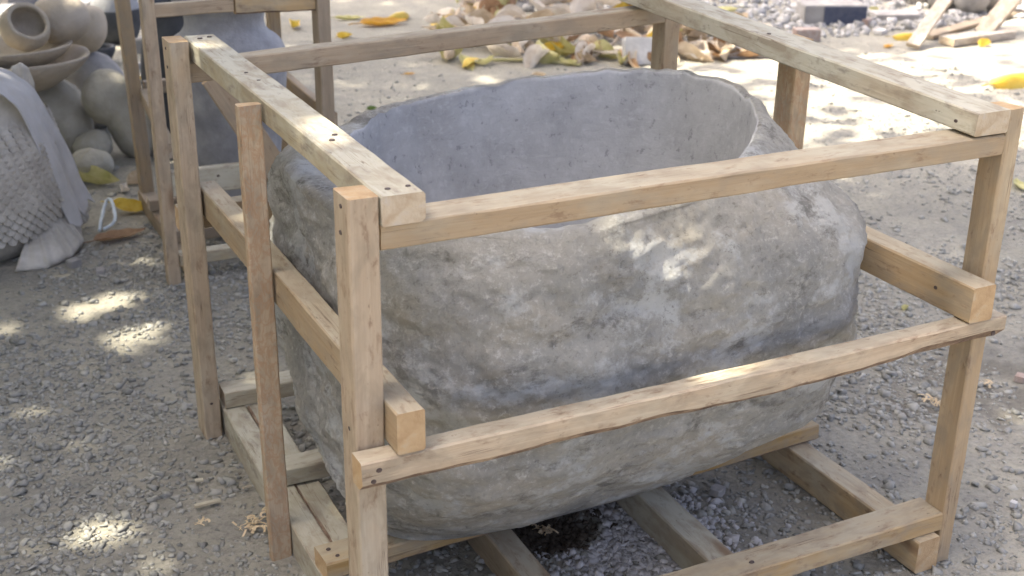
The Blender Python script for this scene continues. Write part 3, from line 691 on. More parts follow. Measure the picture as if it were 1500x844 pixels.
# ------------------------------------------------------------------ rounded stones and bowls, upper left
import bmesh
def icos(sub):
    bm = bmesh.new(); bmesh.ops.create_icosphere(bm, subdivisions=sub, radius=1)
    v = [q.co.copy() for q in bm.verts]; f = [tuple(w.index for w in q.verts) for q in bm.faces]; bm.free(); return v, f
I4 = icos(4); I3 = icos(3)
def lobed(name, loc, lobes, mat, label, cat, group=None, rough=0.006, sub=I4, seed=0):
    V = []
    for d in sub[0]:
        best = 0.0; acc = 0.0
        for off, rad in lobes:
            o = -Vector(off); A = sum((d[k] / rad[k]) ** 2 for k in range(3)); B = sum(d[k] * o[k] / rad[k] ** 2 for k in range(3)); Cc = sum((o[k] / rad[k]) ** 2 for k in range(3)) - 1
            D = B * B - A * Cc
            if D > 0:
                t = (-B + math.sqrt(D)) / A
                if t > 0: acc += t ** 14; best = max(best, t)
        t = acc ** (1 / 14) if acc > 0 else 0.02
        V.append(d * (t + rough * n1(d.x * 4 + seed, d.y * 4, d.z * 4)))
    zm = min(v.z for v in V); lim = zm + 0.03 * (max(v.z for v in V) - zm)
    V = [Vector((v.x, v.y, max(v.z, lim) - lim)) for v in V]
    return prop(link(name, mesh(name, V, sub[1]), mat, None, Matrix.Translation(loc), smooth=True), label, cat, group)
G0 = -0.006
lobed('carved_stone', (0.03, 4.22, G0), [((0, 0, 0), (0.15, 0.14, 0.17)), ((0.06, -0.08, -0.05), (0.095, 0.10, 0.13)), ((-0.12, 0.0, 0.05), (0.13, 0.12, 0.14))], M_SAND, 'bulky rounded greenish stone under the stacked stone dishes', 'stone', seed=1)
lobed('carved_stone', (0.30, 4.02, G0), [((-0.055, 0.02, 0.10), (0.115, 0.11, 0.125)), ((0.05, -0.02, -0.06), (0.105, 0.105, 0.125)), ((0, 0, 0.02), (0.08, 0.09, 0.13))], M_SAND, 'two lobed rounded stone leaning by the dark post of the rear crate', 'stone', seed=2)
lobed('carved_stone', (0.145, 3.96, G0), [((0, 0, 0), (0.085, 0.08, 0.07)), ((0.02, 0, 0.02), (0.06, 0.06, 0.06))], M_SAND, 'small round stone between the two bigger rounded stones', 'stone', seed=3)
lobed('carved_stone', (0.10, 3.74, G0), [((-0.01, 0, 0), (0.085, 0.075, 0.065)), ((0.045, -0.01, -0.005), (0.05, 0.05, 0.055))], M_SAND, 'low round stone with a rounded end, nearest the fish tail cloth', 'stone', seed=4)
lobed('carved_stone', (-0.22, 4.15, G0), [((0, 0, 0), (0.15, 0.14, 0.18))], M_SAND, 'rounded stone hidden mostly behind the carved fish', 'stone', seed=5)
ZD = 0.325
def dish(r, h, th): return smooth_prof([(0.0, 0), (r * 0.45, 0), (r * 0.62, h * 0.18), (r * 0.88, h * 0.62), (r, h), (r - th, h), (r * 0.8 - th, h * 0.62), (r * 0.5, h * 0.3), (0.0, h * 0.25)], 5)
prop(lathe('stone_dish', dish(0.345, 0.135, 0.03), M_SANDW, (-0.135, 4.12, ZD), wob=0.05, seed=5, sy=0.8), 'wide thick stone dish, lower of the two stacked dishes', 'dish')
prop(lathe('stone_dish', dish(0.29, 0.10, 0.025), M_SANDW, (-0.155, 4.13, ZD + 0.085), wob=0.05, seed=9, sy=0.8), 'smaller stone dish nested in the wide stone dish', 'dish')
prop(lathe('stone_bowl', smooth_prof([(0, -0.085), (0.05, -0.08), (0.09, -0.04), (0.102, 0.01), (0.092, 0.06), (0.082, 0.07), (0.07, 0.06), (0.075, 0.01), (0.05, -0.045), (0, -0.055)], 5), M_SANDW, (-0.065, 4.06, ZD + 0.265), wob=0.06, seed=2, rot=(math.radians(50), math.radians(22), 0)), 'rough stone bowl tipped over with its mouth showing on the dishes', 'bowl')
prop(lathe('stone_pot', smooth_prof([(0, -0.10), (0.06, -0.095), (0.115, -0.04), (0.125, 0.02), (0.10, 0.075), (0.05, 0.10), (0, 0.105)], 5), M_SANDW, (0.105, 4.20, ZD + 0.265), wob=0.06, seed=12), 'round closed stone pot resting on the dishes beside the tipped bowl', 'pot')
prop(lathe('stone_pot', smooth_prof([(0, -0.11), (0.06, -0.10), (0.11, -0.04), (0.12, 0.03), (0.10, 0.09), (0.04, 0.11), (0, 0.11)], 5), M_SANDW, (0.235, 4.55, 0.475), wob=0.06, seed=22), 'round tan stone pot behind the closed pot, half hidden', 'pot')
lobed('stone_boulder', (0.25, 4.58, G0), [((0, 0, 0), (0.17, 0.16, 0.19))], M_GREYST, 'grey boulder carrying the half hidden tan pot', 'stone', seed=15)
# dark vase far left
q = on_ground(178, 66)
prop(lathe('stone_vase', smooth_prof([(0, 0), (0.09, 0.005), (0.14, 0.08), (0.155, 0.18), (0.14, 0.28), (0.10, 0.36), (0.085, 0.40), (0.10, 0.43), (0.08, 0.42), (0.07, 0.3), (0, 0.1)], 5), [M_BLUEST, M_DARKST], (q.x, q.y + 0.1, -0.006), seg=40, wob=0.03, seed=31, mi=[1 if i < 17 else 0 for i in range(50)]), 'blue grey vase with a black lower half, far left behind the bowls', 'vase')
q = on_y(258, 40, 3.95)
prop(lathe('stone_vase', smooth_prof([(0, 0), (0.10, 0.0), (0.15, 0.15), (0.17, 0.35), (0.15, 0.52), (0.11, 0.62), (0.13, 0.68), (0.10, 0.67), (0.09, 0.5), (0, 0.2)], 5), M_DARKST, (q.x, 3.95, -0.006), wob=0.03, seed=41), 'dark vase standing behind the blue grey jar and the rear crate', 'vase')
def slab(name, loc, size, rz, mat, label, cat, group=None, tilt=(0, 0), seed=0, jag=0.12):
    V, F = [], []
    pts = [(-1, -1), (-0.2, -1.08), (0.9, -0.95), (1.05, 0.1), (0.85, 1), (-0.1, 0.93), (-1.02, 0.8), (-0.95, -0.1)]
    r_ = random.Random(seed)
    pp = [(x * (1 + r_.uniform(-jag, jag)), y * (1 + r_.uniform(-jag, jag))) for x, y in pts]
    n = len(pp)
    for (zz, k) in ((-1, 0.94), (-0.8, 1.0), (0.8, 1.0), (1, 0.93)):
        for x, y in pp: V.append((x * k * size[0] / 2, y * k * size[1] / 2, zz * size[2] / 2 * (1 + r_.uniform(-jag, jag) * 0.5)))
    F = grid_faces(4, n) + [tuple(range(n - 1, -1, -1)), tuple(3 * n + j for j in range(n))]
    M = Matrix.Translation(loc) @ Matrix.Rotation(rz, 4, 'Z') @ Matrix.Rotation(tilt[0], 4, 'X') @ Matrix.Rotation(tilt[1], 4, 'Y')
    return prop(link(name, mesh(name, V, F), mat, None, M), label, cat, group)
def gslab(px, py, size, rz, mat, label, cat='stone', **k):
    q = on_ground(px, py); return slab(k.pop('name', 'stone_slab'), (q.x, q.y, size[2] / 2 - 0.008 + k.pop('lift', 0)), size, rz, mat, label, cat, **k)
q = on_ground(150, 118)
gslab(152, 122, (0.17, 0.11, 0.05), 0.3, M_PALEST, 'pale broken stone slab lying right of the stacked dishes', seed=1, tilt=(0.05, 0.1))
gslab(146, 104, (0.12, 0.10, 0.07), 0.9, M_PALEST, 'pale wedge of stone behind the broken slab', seed=2)
prop(lathe('stone_bowl', dish(0.085, 0.10, 0.02), M_DARKST, (on_ground(150, 92).x, on_ground(150, 92).y, -0.006), seed=4, wob=0.04), 'small dark bowl on the ground by the pale rubble', 'bowl')
gslab(115, 14, (0.55, 0.3, 0.05), 0.1, M_PALEST, 'long white slab lying far back behind the bowls', seed=3)
gslab(30, 12, (0.3, 0.22, 0.16), 0.4, M_GREYST, 'grey rubble block at the top left corner', seed=4)
gslab(62, 8, (0.2, 0.2, 0.18), 1.1, M_BRICK, 'pinkish rubble block behind the tipped bowl', seed=5)
gslab(8, 40, (0.28, 0.2, 0.14), 0.8, M_PALEST, 'pale rubble block at the left edge above the dishes', seed=6)
gslab(225, 75, (0.22, 0.16, 0.1), 0.8, M_GREYST, 'grey stone lying left behind the rear crate', seed=7)
gslab(138, 62, (0.05, 0.05, 0.26), 0.5, M_PALEST, 'upright pale stone offcut beside the dark vase', seed=8, tilt=(0, -0.2))
for i, (px, py, s) in enumerate(((205, 100, .05), (190, 92, .04), (160, 135, .035), (215, 120, .03), (108, 388, .035), (148, 400, .03))):
    lab = ('largest loose cobble left of the dark rear post', 'loose cobble beside the largest cobble, farther from the post', 'loose cobble just right of the broken pale slab', 'smallest loose cobble right against the dark rear post', 'loose cobble touching the ridged fin of the carved fish', 'loose cobble on open ground just right of the fish fin')[i]
    gslab(px, py, (s * 1.3, s, s * 0.8), i * 0.9, M_GREYST, lab, group='loose grey cobbles', seed=20 + i, name='cobble')

# ------------------------------------------------------------------ far right: block, bricks, planks, round stones
q = on_ground(1232, 36)
blk = empty('concrete_block', (q.x, q.y + 0.12, -0.006), 'pale concrete block with a dark blue painted front, far right', 'block', rz=-0.42)
def bevbox(name, sx, sy, sz, mats, parent, M, b=0.012, seed=0):
    bm = bmesh.new(); bmesh.ops.create_cube(bm, size=1)
    for v in bm.verts: v.co = Vector((v.co.x * sx, v.co.y * sy, (v.co.z + 0.5) * sz))
    bmesh.ops.bevel(bm, geom=bm.edges[:], offset=b, segments=2, profile=0.6, affect='EDGES')
    bmesh.ops.subdivide_edges(bm, edges=bm.edges[:], cuts=2, use_grid_fill=True)
    for v in bm.verts: v.co += Vector((n1(v.co.x * 9 + seed, v.co.y * 9, v.co.z * 9), n1(v.co.y * 9, v.co.z * 9 + seed, 3), n1(v.co.z * 9, v.co.x * 9, 7 + seed))) * b * 0.5
    me = bpy.data.meshes.new(name); bm.to_mesh(me); bm.free()
    return link(name, me, mats, parent, M)
BM = Matrix.LocRotScale(blk.location, blk.rotation_euler, blk.scale)
bevbox('block_body', 0.44, 0.24, 0.14, M_GREYST, blk, BM)
bevbox('painted_face', 0.30, 0.012, 0.128, M_BLUEP, blk, BM @ Matrix.Translation((0.068, -0.122, 0.003)), 0.003)
q = on_ground(1180, 58)
bk = bevbox('brick', 0.17, 0.09, 0.08, M_BRICK, None, Matrix.Translation((q.x, q.y, -0.006)) @ Matrix.Rotation(-0.3, 4, 'Z'), 0.008, 3); prop(bk, 'worn reddish brick piece just behind the right top rail', 'brick')
gslab(1312, 26, (0.34, 0.2, 0.05), -0.4, M_GREYST, 'flat grey slab right of the blue painted block', seed=9)
gslab(1290, 48, (0.1, 0.06, 0.03), 0.4, M_PALEST, 'small white stone chip in front of the blue painted block', seed=11, name='stone_chip')
gslab(1268, 36, (0.09, 0.07, 0.05), 0.4, M_BRICK, 'small orange brick chip at the corner of the blue painted block', seed=12, name='brick_chip')
for (nm, a, b, w, h, lab, sd) in (('plank', (on_ground(1336, 72), 0.0), (on_y(1402, -24, 4.75), 1), 0.085, 0.03, 'leaning pale plank rising from the yellow leaf, far right', 61),
                                  ('plank', (on_ground(1437, 56), 0.0), (on_y(1508, -30, 4.62), 1), 0.11, 0.045, 'steeper leaning pale plank at the top right corner', 62)):
    prop(beam(nm, None, a[0] + Vector((0, 0, 0.02)), b[0], w, h, (-0.5, -0.5, 1), WP, sd), lab, 'plank')
a, b = on_ground(1385, 66), on_ground(1476, 54)
prop(beam('plank', None, a + Vector((0, 0, 0.025)), b + Vector((0, 0, 0.025)), 0.13, 0.05, (0, 0, 1), WP, 63), 'short pale board lying flat on the ground beneath the leaning planks', 'plank')
a, b = on_ground(1365, 58), on_ground(1500, 20)
prop(beam('plank', None, a + Vector((0, 0.05, 0.012)), b + Vector((0, 0.05, 0.012)), 0.10, 0.024, (0, 0, 1), WB, 64), 'thin weathered board on the ground behind the leaning planks', 'plank')
for i, (px, py, r, lab) in enumerate(((1362, 8, 0.13, 'leftmost dull grey round stone behind the leaning planks'), (1396, 16, 0.15, 'dull grey round stone between the two leaning planks'), (1436, 22, 0.14, 'dull grey round stone under the steeper plank'), (1478, 20, 0.16, 'rightmost dull grey round stone in the top corner'))):
    q = on_ground(px, py)
    lobed('round_stone', (q.x, q.y + 0.1, G0), [((0, 0, 0), (r, r * 0.9, r)), ((0, 0, 0.05), (r * 0.7, r * 0.7, r))], M_GREYST, lab, 'stone', sub=I3, seed=40 + i)

# ------------------------------------------------------------------ fallen leaves
def leaf_mesh(k, curl, bend, fold, twist):
    nl, nw = 13, 7; V = []
    for i in range(nl):
        t = i / (nl - 1); w = 0.38 * (math.sin(math.pi * t ** 0.75)) ** 0.8 * 0.5 + 0.006
        for j in range(nw):
            u = j / (nw - 1) * 2 - 1
            x = t - 0.5; y = u * w
            z = fold * abs(u) * w + curl * (u * u) * w + bend * (x * x) * 1.2 + 0.02 * n1(t * 4 + k, u * 2, k) + 0.012 * math.sin(t * 22 + abs(u) * 4) * abs(u)
            a = twist * x; y, z = y * math.cos(a) - z * math.sin(a), y * math.sin(a) + z * math.cos(a)
            y += 0.03 * math.sin(3 * t + k)
            V.append((x, y, z))
    F = grid_faces(nl, nw, False)
    b = len(V); m = nw // 2   # stalk
    for (x, dz) in ((-0.5, 0.0), (-0.62, 0.01), (-0.74, 0.0)):
        for q in range(3): V.append((x, 0.012 * math.cos(q * 2.1) + V[m][1], V[m][2] + 0.012 * math.sin(q * 2.1) + dz))
    for i in range(2):
        for q in range(3): F.append((b + 3 * i + q, b + 3 * i + (q + 1) % 3, b + 3 * i + 3 + (q + 1) % 3, b + 3 * i + 3 + q))
    zm = min(v[2] for v in V)
    V = [(x, y, z - zm) for x, y, z in V]
    me = mesh('leaf', V, F); me.materials.append(L_TAN); me.shade_smooth()
    return me
LM = [leaf_mesh(1, 0.3, 0.25, 0.2, 0.2), leaf_mesh(2, 1.4, 0.5, 0.3, 0.8), leaf_mesh(3, -0.7, -0.5, -0.2, -0.5), leaf_mesh(4, 2.0, 0.2, 0.6, 1.6), leaf_mesh(5, 0.1, 0.9, 0.9, 0.0), leaf_mesh(6, -1.6, 0.2, -0.4, 1.2)]
def leaf(loc, size, rz, mat, label, group=None, var=0, tilt=(0, 0), name='fallen_leaf'):
    o = bpy.data.objects.new(name, LM[var]); C.objects.link(o)
    M = Matrix.Translation(loc) @ Matrix.Rotation(rz, 4, 'Z') @ Matrix.Rotation(tilt[0], 4, 'X') @ Matrix.Rotation(tilt[1], 4, 'Y') @ Matrix.Scale(size, 4)
    l, r, s = M.decompose(); o.location = l; o.rotation_euler = r.to_euler(); o.scale = s
    o.material_slots[0].link = 'OBJECT'; o.material_slots[0].material = mat
    return prop(o, label, 'leaf', group)
for px, py, s, rz, mt, var, tl, lab in (
    (197, 308, 0.17, -0.5, L_YEL, 4, (0.5, 0.1), 'curled yellow brown leaf standing beside the white cord loop'),
    (176, 348, 0.21, 0.35, L_BRN, 0, (0.05, 0), 'flat orange brown leaf on the ground below the white cord'),
    (143, 268, 0.20, -0.4, L_LIM, 1, (0.3, 0), 'curled greenish yellow leaf by the low round stone'),
    (178, 280, 0.12, 1.2, L_PAL, 4, (0.6, 0.2), 'small pale dry leaf above the curled yellow brown leaf'),
    (205, 268, 0.11, 0.2, L_TAN, 3, (0, 0), 'small tan leaf near the foot of the dark rear post'),
    (562, 36, 0.36, 0.15, L_ORA, 0, (0.1, 0), 'large orange yellow leaf alone on the far ground, top centre left'),
    (585, 27, 0.24, 0.7, L_YEL, 2, (0.2, 0.1), 'yellow leaf lying across the large orange leaf'),
    (512, 28, 0.22, -0.2, L_LIM, 0, (0, 0), 'pale yellow green leaf left of the large orange leaf'),
    (505, 55, 0.12, 0.5, L_YEL, 1, (0, 0), 'small yellow leaf in front of the large orange leaf'),
    (428, 40, 0.20, 0.9, L_YEL, 4, (0.5, 0.2), 'bright yellow leaf on the ground right of the stone jar'),
    (600, 108, 0.075, 0.1, L_ORA, 0, (0, 0), 'tiny orange leaf scrap behind the back top rail'),
    (545, 160, 0.06, 0.4, L_GRN, 1, (0, 0), 'tiny green leaf on the sunny ground behind the tub'),
    (1484, 124, 0.38, 0.15, L_YEL, 2, (0.35, 0), 'large bright yellow leaf at the right edge on sunlit ground'),
    (1328, 56, 0.20, -0.3, L_YEL, 2, (0.3, 0), 'yellow leaf at the foot of the leaning plank'),
    (1302, 68, 0.12, 0.5, L_ORA, 0, (0, 0), 'small dull orange leaf left of the plank foot'),
    (1442, 67, 0.10, 0.3, L_YEL, 3, (0, 0), 'small yellow leaf in front of the short flat board'),
    (1493, 272, 0.16, 1.0, L_LIM, 0, (0.2, 0), 'yellow green leaf at the right edge behind the corner post'),
    (1326, 452, 0.05, 0.8, L_LIM, 1, (0, 0), 'tiny light green leaf on the gravel right of the tub'),
    (1280, 18, 0.09, 0.3, L_LIM, 3, (0, 0), 'small lime leaf right of the blue painted block'),
    (1382, 130, 0.08, 0.3, L_LIM, 0, (0, 0), 'faint yellow leaf scrap on the sunlit ground at right'),
    (202, 118, 0.10, 0.5, L_YEL, 4, (0, 0), 'small orange yellow leaf beside the dark rear post'),
    (655, 34, 0.20, 1.9, L_LIM, 3, (0.9, 0.3), 'upright pale green leaf left of the leaf heap'),
    (790, 112, 0.09, 0.2, L_TAN, 1, (0, 0), 'small tan leaf just beyond the back rim of the tub'),
):
    q = on_ground(px, py); leaf((q.x, q.y, -0.004), s, rz, mt, lab, None, var, tl)
heap_lab = {L_YEL: 'yellow fallen leaf in the dry leaf heap behind the crate', L_ORA: 'orange fallen leaf in the dry leaf heap behind the crate', L_LIM: 'yellow green fallen leaf in the dry leaf heap behind the crate', L_TAN: 'tan curled leaf in the dry leaf heap behind the crate', L_PAL: 'pale bleached leaf in the dry leaf heap behind the crate', L_BRN: 'dark brown leaf in the dry leaf heap behind the crate'}
heap_grp = {L_YEL: 'yellow leaves in the heap', L_ORA: 'orange leaves in the heap', L_LIM: 'yellow green leaves in the heap', L_TAN: 'tan leaves in the heap', L_PAL: 'bleached leaves in the heap', L_BRN: 'brown leaves in the heap'}
heapmats = [L_PAL] * 9 + [L_TAN] * 9 + [L_LIM] * 3 + [L_YEL] * 2 + [L_ORA] * 1 + [L_BRN] * 5
lr = random.Random(21)
cnt = 0
while cnt < 272:
    px = lr.uniform(628, 1122); py = lr.uniform(-22, 97)
    edge = 97 if px < 1000 else 88
    if px < 700 and (py > 98 - (0 if px > 640 else 6) or py < (700 - px) * 0.55 + 2 and py > -50 and px < 690): continue
    if py > edge: continue
    if px > 1000 and py < 28 + (px - 1000) * 0.25: continue
    q = on_ground(px, py)
    hgt = lr.random() * 0.12 * min(1, (edge - py) / 25)
    mt = lr.choice(heapmats)
    leaf((q.x, q.y, hgt - 0.004), lr.uniform(0.14, 0.27), lr.uniform(0, 6.3), mt, heap_lab[mt], heap_grp[mt], lr.randrange(6), (lr.uniform(-0.7, 0.7), lr.uniform(-0.4, 0.4)))
    cnt += 1
def tube(name, pts, r, mat, label, cat, seg=6, taper=1.0, wob=0.0):
    P = [Vector(p) for p in pts]; n = 6 * (len(P) - 1) + 1; V = []
    for i in range(n):
        t = i / (n - 1); p = crv(P, t); tg = (crv(P, min(1, t + 0.01)) - crv(P, max(0, t - 0.01))).normalized()
        a = tg.orthogonal().normalized(); b = tg.cross(a); rr = r * (1 + (taper - 1) * t)
        for q in range(seg):
            an = 2 * math.pi * q / seg; V.append(p + (a * math.cos(an) + b * math.sin(an)) * rr * (1 + wob * n1(i * 0.7, q, 3)))
    F = grid_faces(n, seg) + [tuple(range(seg - 1, -1, -1)), tuple((n - 1) * seg + q for q in range(seg))]
    o = link(name, mesh(name, V, F), mat, None, None, smooth=True)
    return prop(o, label, cat) if label else o
def gpt(px, py, z): q = on_ground(px, py); return Vector((q.x, q.y, z))
tube('twig', [gpt(845, 98, 0.02), gpt(885, 84, 0.04), gpt(905, 70, 0.07), gpt(912, 50, 0.12)], 0.012, M_WOODB, 'bent grey twig at the front of the leaf heap', 'twig', taper=0.6)
tube('stick', [gpt(700, 92, 0.015), gpt(780, 93, 0.02), gpt(850, 99, 0.015)], 0.011, L_LIM, 'long green yellow stalk along the front of the leaf heap', 'stalk', taper=0.6)
tube('stick', [gpt(915, 58, 0.07), gpt(935, 66, 0.05), gpt(955, 74, 0.02)], 0.022, M_WOODB, 'short thick brown stick in the leaf heap left of the rear post', 'stick')
gslab(940, 92, (0.24, 0.05, 0.16), -0.3, M_PALEST, 'pale square piece of stone in front of the rear right post', seed=14, name='stone_piece', tilt=(-0.3, 0))
gslab(1078, 82, (0.12, 0.05, 0.14), -0.3, M_PALEST, 'white stone piece at the right end of the leaf heap', seed=16, name='stone_piece', tilt=(-0.25, 0))
tube('cord', [gpt(146, 340, 0.006), gpt(150, 325, 0.02), gpt(158, 312, 0.05), gpt(166, 316, 0.06), gpt(170, 330, 0.03), gpt(163, 334, 0.012), gpt(152, 338, 0.006)], 0.0065, M_CORD, 'loop of pale blue white cord on the ground beside the fish', 'cord', wob=0.4)

# ------------------------------------------------------------------ small scraps
for i, (px, py, ln, rz, w, lab) in enumerate(((304, 741, 0.062, 0.02, 0.014, 'flat wood offcut on the gravel left of the mottled post'), (292, 708, 0.02, -0.3, 0.012, 'tiny pale chip above the wood offcut'), (362, 717, 0.02, 0.1, 0.008, 'small wood splinter by the left bottom beam'))):
    q = on_ground(px, py); d = Vector((math.cos(rz), math.sin(rz), 0))
    prop(beam('wood_scrap', None, Vector((q.x, q.y, 0.008)) - d * ln / 2, Vector((q.x, q.y, 0.009)) + d * ln / 2, w, 0.006, (0, 0, 1), WG, 70 + i, bev=0.001), lab, 'wood scrap')
def shavings(px, py, n, spread, label, z=0.006, ln=0.03):
    V, F = [], []; q = on_ground(px, py, z); r_ = random.Random(px)
    for k in range(n):
        c = Vector((q.x + r_.gauss(0, spread), q.y + r_.gauss(0, spread), z + r_.uniform(0, 0.008))); a = r_.uniform(0, 6.3); l = ln * r_.uniform(0.5, 1.2); w = r_.uniform(0.0012, 0.003); cu = r_.uniform(-1.5, 1.5)
        b = len(V)
        for i in range(5):
            t = i / 4 - 0.5; an = a + cu * t; p = c + Vector((math.cos(an), math.sin(an), 0)) * (l * t) + Vector((0, 0, 0.012 * (0.25 - t * t)))
            s = Vector((-math.sin(an), math.cos(an), 0.3)) * w
            V += [p - s, p + s]
        for i in range(4): F.append((b + 2 * i, b + 2 * i + 2, b + 2 * i + 3, b + 2 * i + 1))
    return prop(link('wood_shavings', mesh('wood_shavings', V, F), M_FRAY), label, 'shavings', kind='stuff')
shavings(298, 765, 7, 0.008, 'pinch of pale shavings on the gravel left of the mottled post', ln=0.025)
shavings(375, 768, 40, 0.022, 'straw coloured shavings beside the mottled post foot')
shavings(797, 778, 22, 0.008, 'tuft of straw fibres by the dark soil hole under the crate', ln=0.03)
shavings(1368, 590, 16, 0.018, 'few pale shavings on the ground beside the right front post', ln=0.04)
shavings(1445, 562, 8, 0.016, 'few pale shavings right of the right front post', ln=0.04)
gslab(1484, 741, (0.018, 0.016, 0.014), 0.4, M_PALEST, 'single white pebble on grey gravel at the right edge', seed=30, name='pebble', lift=0.006)
gslab(1494, 556, (0.035, 0.03, 0.02), 0.4, M_BRICK, 'reddish stone chip on damp soil at the right edge', seed=31, name='stone_chip', lift=0.004)
gslab(1050, 722, (0.035, 0.03, 0.02), 0.4, M_GREYST, 'pale round pebble between the bottom beams right of the pale gravel', seed=32, name='pebble', lift=0.004)

# ------------------------------------------------------------------ shade trees outside the frame: their leaves dapple the yard; an added low leaf screen dims the left
def down(p):      # where the sunbeam through p meets the ground
    p = Vector(p); k = p.z / TOSUN.z; return (p.x - TOSUN.x * k, p.y - TOSUN.y * k)
poly_near = [(-20, 5.2), (0.9, 3.85), (1.3, 3.75), (2.2, 3.1), (3.2, 2.75), (3.7, 2.75), (4.1, 2.45), (5.0, 2.0), (20, 1.0)]
poly_far = [(-20, 5.2), (0.9, 3.9), (1.4, 4.12), (1.9, 4.36), (2.95, 4.6), (3.7, 4.7), (4.8, 4.62), (6.1, 4.3), (20, 3.6)]
SPOTS = []
def spot(p, r, ry=None): u = down(p); SPOTS.append((u[0], u[1], r * 1.25, (ry or r) * 1.25))
for px, py, r, ry in ((150, 443, .15, .10), (205, 490, .11, .11), (30, 475, .11, .05), (195, 378, .07, .06), (150, 775, .13, .10), (215, 832, .06, .05), (75, 590, .06, .06), (1290, 287, .08, .06), (1230, 262, .06, .05), (225, 408, .05, .05), (300, 60, .1, .1), (1210, 225, .1, .06)):
    q = on_ground(px, py); spot((q.x, q.y, 0), r, ry)
spot((0.08, 1.27, 1.03), .07, .09); spot((0.07, 1.03, 0.69), .06, .05); spot((0.07, 0.93, 0.66), .03, .03); spot((0.07, 0.75, 0.08), .07, .05); spot((0.15, 0.70, 0.15), .05, .05)
spot((1.273, 0.42, 1.02), .06, .06); spot((1.273, 0.60, 1.02), .05, .05); spot((0.56, 0.11, 0.85), .06, .045); spot((0.66, 0.10, 0.84), .06, .045); spot((0.78, 0.10, 0.80), .035, .03); spot((0.10, 0.4, 1.04), .05, .12)
for q in ((0.35, 3.98, .28, .08, .08), (-0.3, 3.95, .46, .2, .06), (0.15, 4.0, 0.45, .05, .05), (-0.15, 4.0, .6, .06, .05), (0.6, 6.5, .35, .15, .15), (0.15, 3.45, 0, .12, .04), (0.4, 3.9, .2, .05, .1), (0.3, 4.9, 0, .2, .2), (0.2, 7, 0, .5, .3)):
    spot(q[:3], q[3], q[4])
def density(x, y):
    yn = np.interp(x, [q[0] for q in poly_near], [q[1] for q in poly_near]); yf = np.interp(x, [q[0] for q in poly_far], [q[1] for q in poly_far])
    e = 0.10 * n1(x * 3, y * 3, 2.0)
    if yn + e < y < yf + e and x > 0.95: return 0.05
    for (sx, sy, rx, ry) in SPOTS:
        if math.hypot((x - sx) / rx, (y - sy) / ry) < 1.0 + 0.35 * n1(x * 9, y * 9, 5): return 0.0
    if y >= yf + e: return 0.62 if x > 3.6 else (0.66 if x > 2 else 0.62)
    return 1.0
random.seed(4); LEFT_SCREEN = []  # added leaf mass, out of view, holds back skylight from the left
for _ in range(17000):
    LEFT_SCREEN.append((random.uniform(-6.2, -3.0), random.uniform(-3.0, 9.5), random.uniform(0.5, 6.6)))
TREES = [((-4.3, -0.4), 'broad leafy tree shading the crate, standing left of the yard, with an added low leaf screen'), ((-4.2, 7.0), 'broad leafy tree standing behind the stone bowls, beyond the left edge, with an added low leaf screen'), ((3.2, 11.2), 'broad leafy tree at the far end of the yard beyond the leaf heap'), ((3.9, -3.4), 'broad leafy tree standing behind the viewer, right of the crate')]
bk_ = [[] for _ in TREES]
cr_ = random.Random(5)
NL = 30000
for _ in range(NL):
    x = cr_.uniform(-2.0, 6.5); y = cr_.uniform(-1.2, 8.0)
    if cr_.random() > density(x, y): continue
    h = 5.8 + 2.4 * cr_.random()
    p = Vector((x, y, 0)) + TOSUN * (h / TOSUN.z)
    k = min(range(len(TREES)), key=lambda i: (p.x - TREES[i][0][0]) ** 2 + (p.y - TREES[i][0][1]) ** 2)
    bk_[k].append(p)

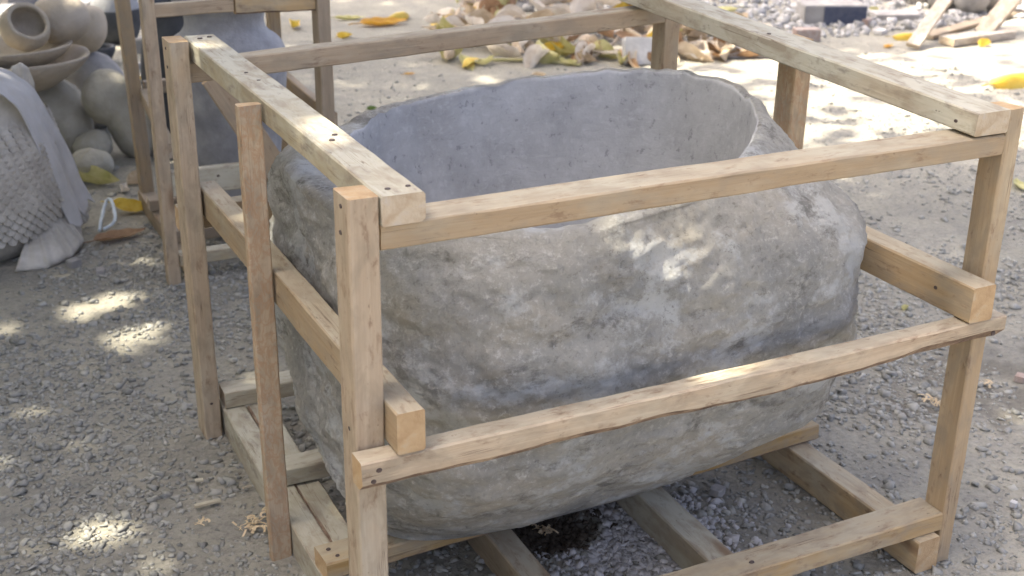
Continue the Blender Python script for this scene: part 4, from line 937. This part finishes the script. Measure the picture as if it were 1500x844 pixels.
for (x, y, z) in LEFT_SCREEN:
    if down((x, y, z))[0] < -1.1: bk_[0 if y < 3.3 else 1].append(Vector((x, y, z)))  # added screen leaves join the two left crowns
for k, ((tx, ty), lab) in enumerate(TREES):
    t = empty('shade_tree', (tx, ty, 0), lab, 'tree', 'shade trees round the yard')
    V, F = [], []
    for p in bk_[k]:
        n_ = (TOSUN * 0.6 + Vector((cr_.gauss(0, .5), cr_.gauss(0, .5), cr_.gauss(0.3, .4)))).normalized(); a = n_.orthogonal().normalized(); b = n_.cross(a); an = cr_.uniform(0, 6.3)
        u = a * math.cos(an) + b * math.sin(an); w = n_.cross(u); s = cr_.uniform(0.75, 1.2); l = 0.13 * s; wd = 0.062 * s
        i = len(V); V += [p - u * l, p - u * l * 0.3 + w * wd - n_ * 0.015, p + u * l * 0.35 + w * wd * 0.9 - n_ * 0.015, p + u * l - n_ * 0.02, p + u * l * 0.35 - w * wd * 0.9 - n_ * 0.015, p - u * l * 0.3 - w * wd - n_ * 0.015]
        F += [(i, i + 1, i + 2, i + 3), (i, i + 3, i + 4, i + 5)]
    link('crown', mesh('crown', V, F), L_GRN, t)
    # trunk with limbs reaching into the crown
    tv, tf = [], []
    def limb(P, r0, r1):
        n = 8 * (len(P) - 1) + 1; b = len(tv)
        for i in range(n):
            s = i / (n - 1); p = crv(P, s); tg = (crv(P, min(1, s + 0.02)) - crv(P, max(0, s - 0.02))).normalized(); a = tg.orthogonal().normalized(); c = tg.cross(a); r = r0 + (r1 - r0) * s
            for q in range(9): tv.append(p + (a * math.cos(q * 0.698) + c * math.sin(q * 0.698)) * r * (1 + 0.15 * n1(p.x * 3, p.z * 3, q)))
        for i in range(n - 1):
            for q in range(9): tf.append((b + i * 9 + q, b + i * 9 + (q + 1) % 9, b + i * 9 + 9 + (q + 1) % 9, b + i * 9 + 9 + q))
    B = Vector((tx, ty, -0.05)); top = B + Vector((cr_.uniform(-.3, .3), cr_.uniform(-.3, .3), 5.0))
    limb([B, B + Vector((0.05, 0.08, 1.7)), B + Vector((0.1, 0, 3.3)), top], 0.24, 0.15)
    pts = bk_[k]
    for q in range(9):
        e = cr_.choice(pts) if pts else top + Vector((1, 0, 1)); m1 = top.lerp(e, 0.5) + Vector((0, 0, 0.3))
        limb([top, m1, e], 0.085, 0.015)
    link('trunk', mesh('trunk', tv, tf), M_TRUNK, t, None, smooth=True)
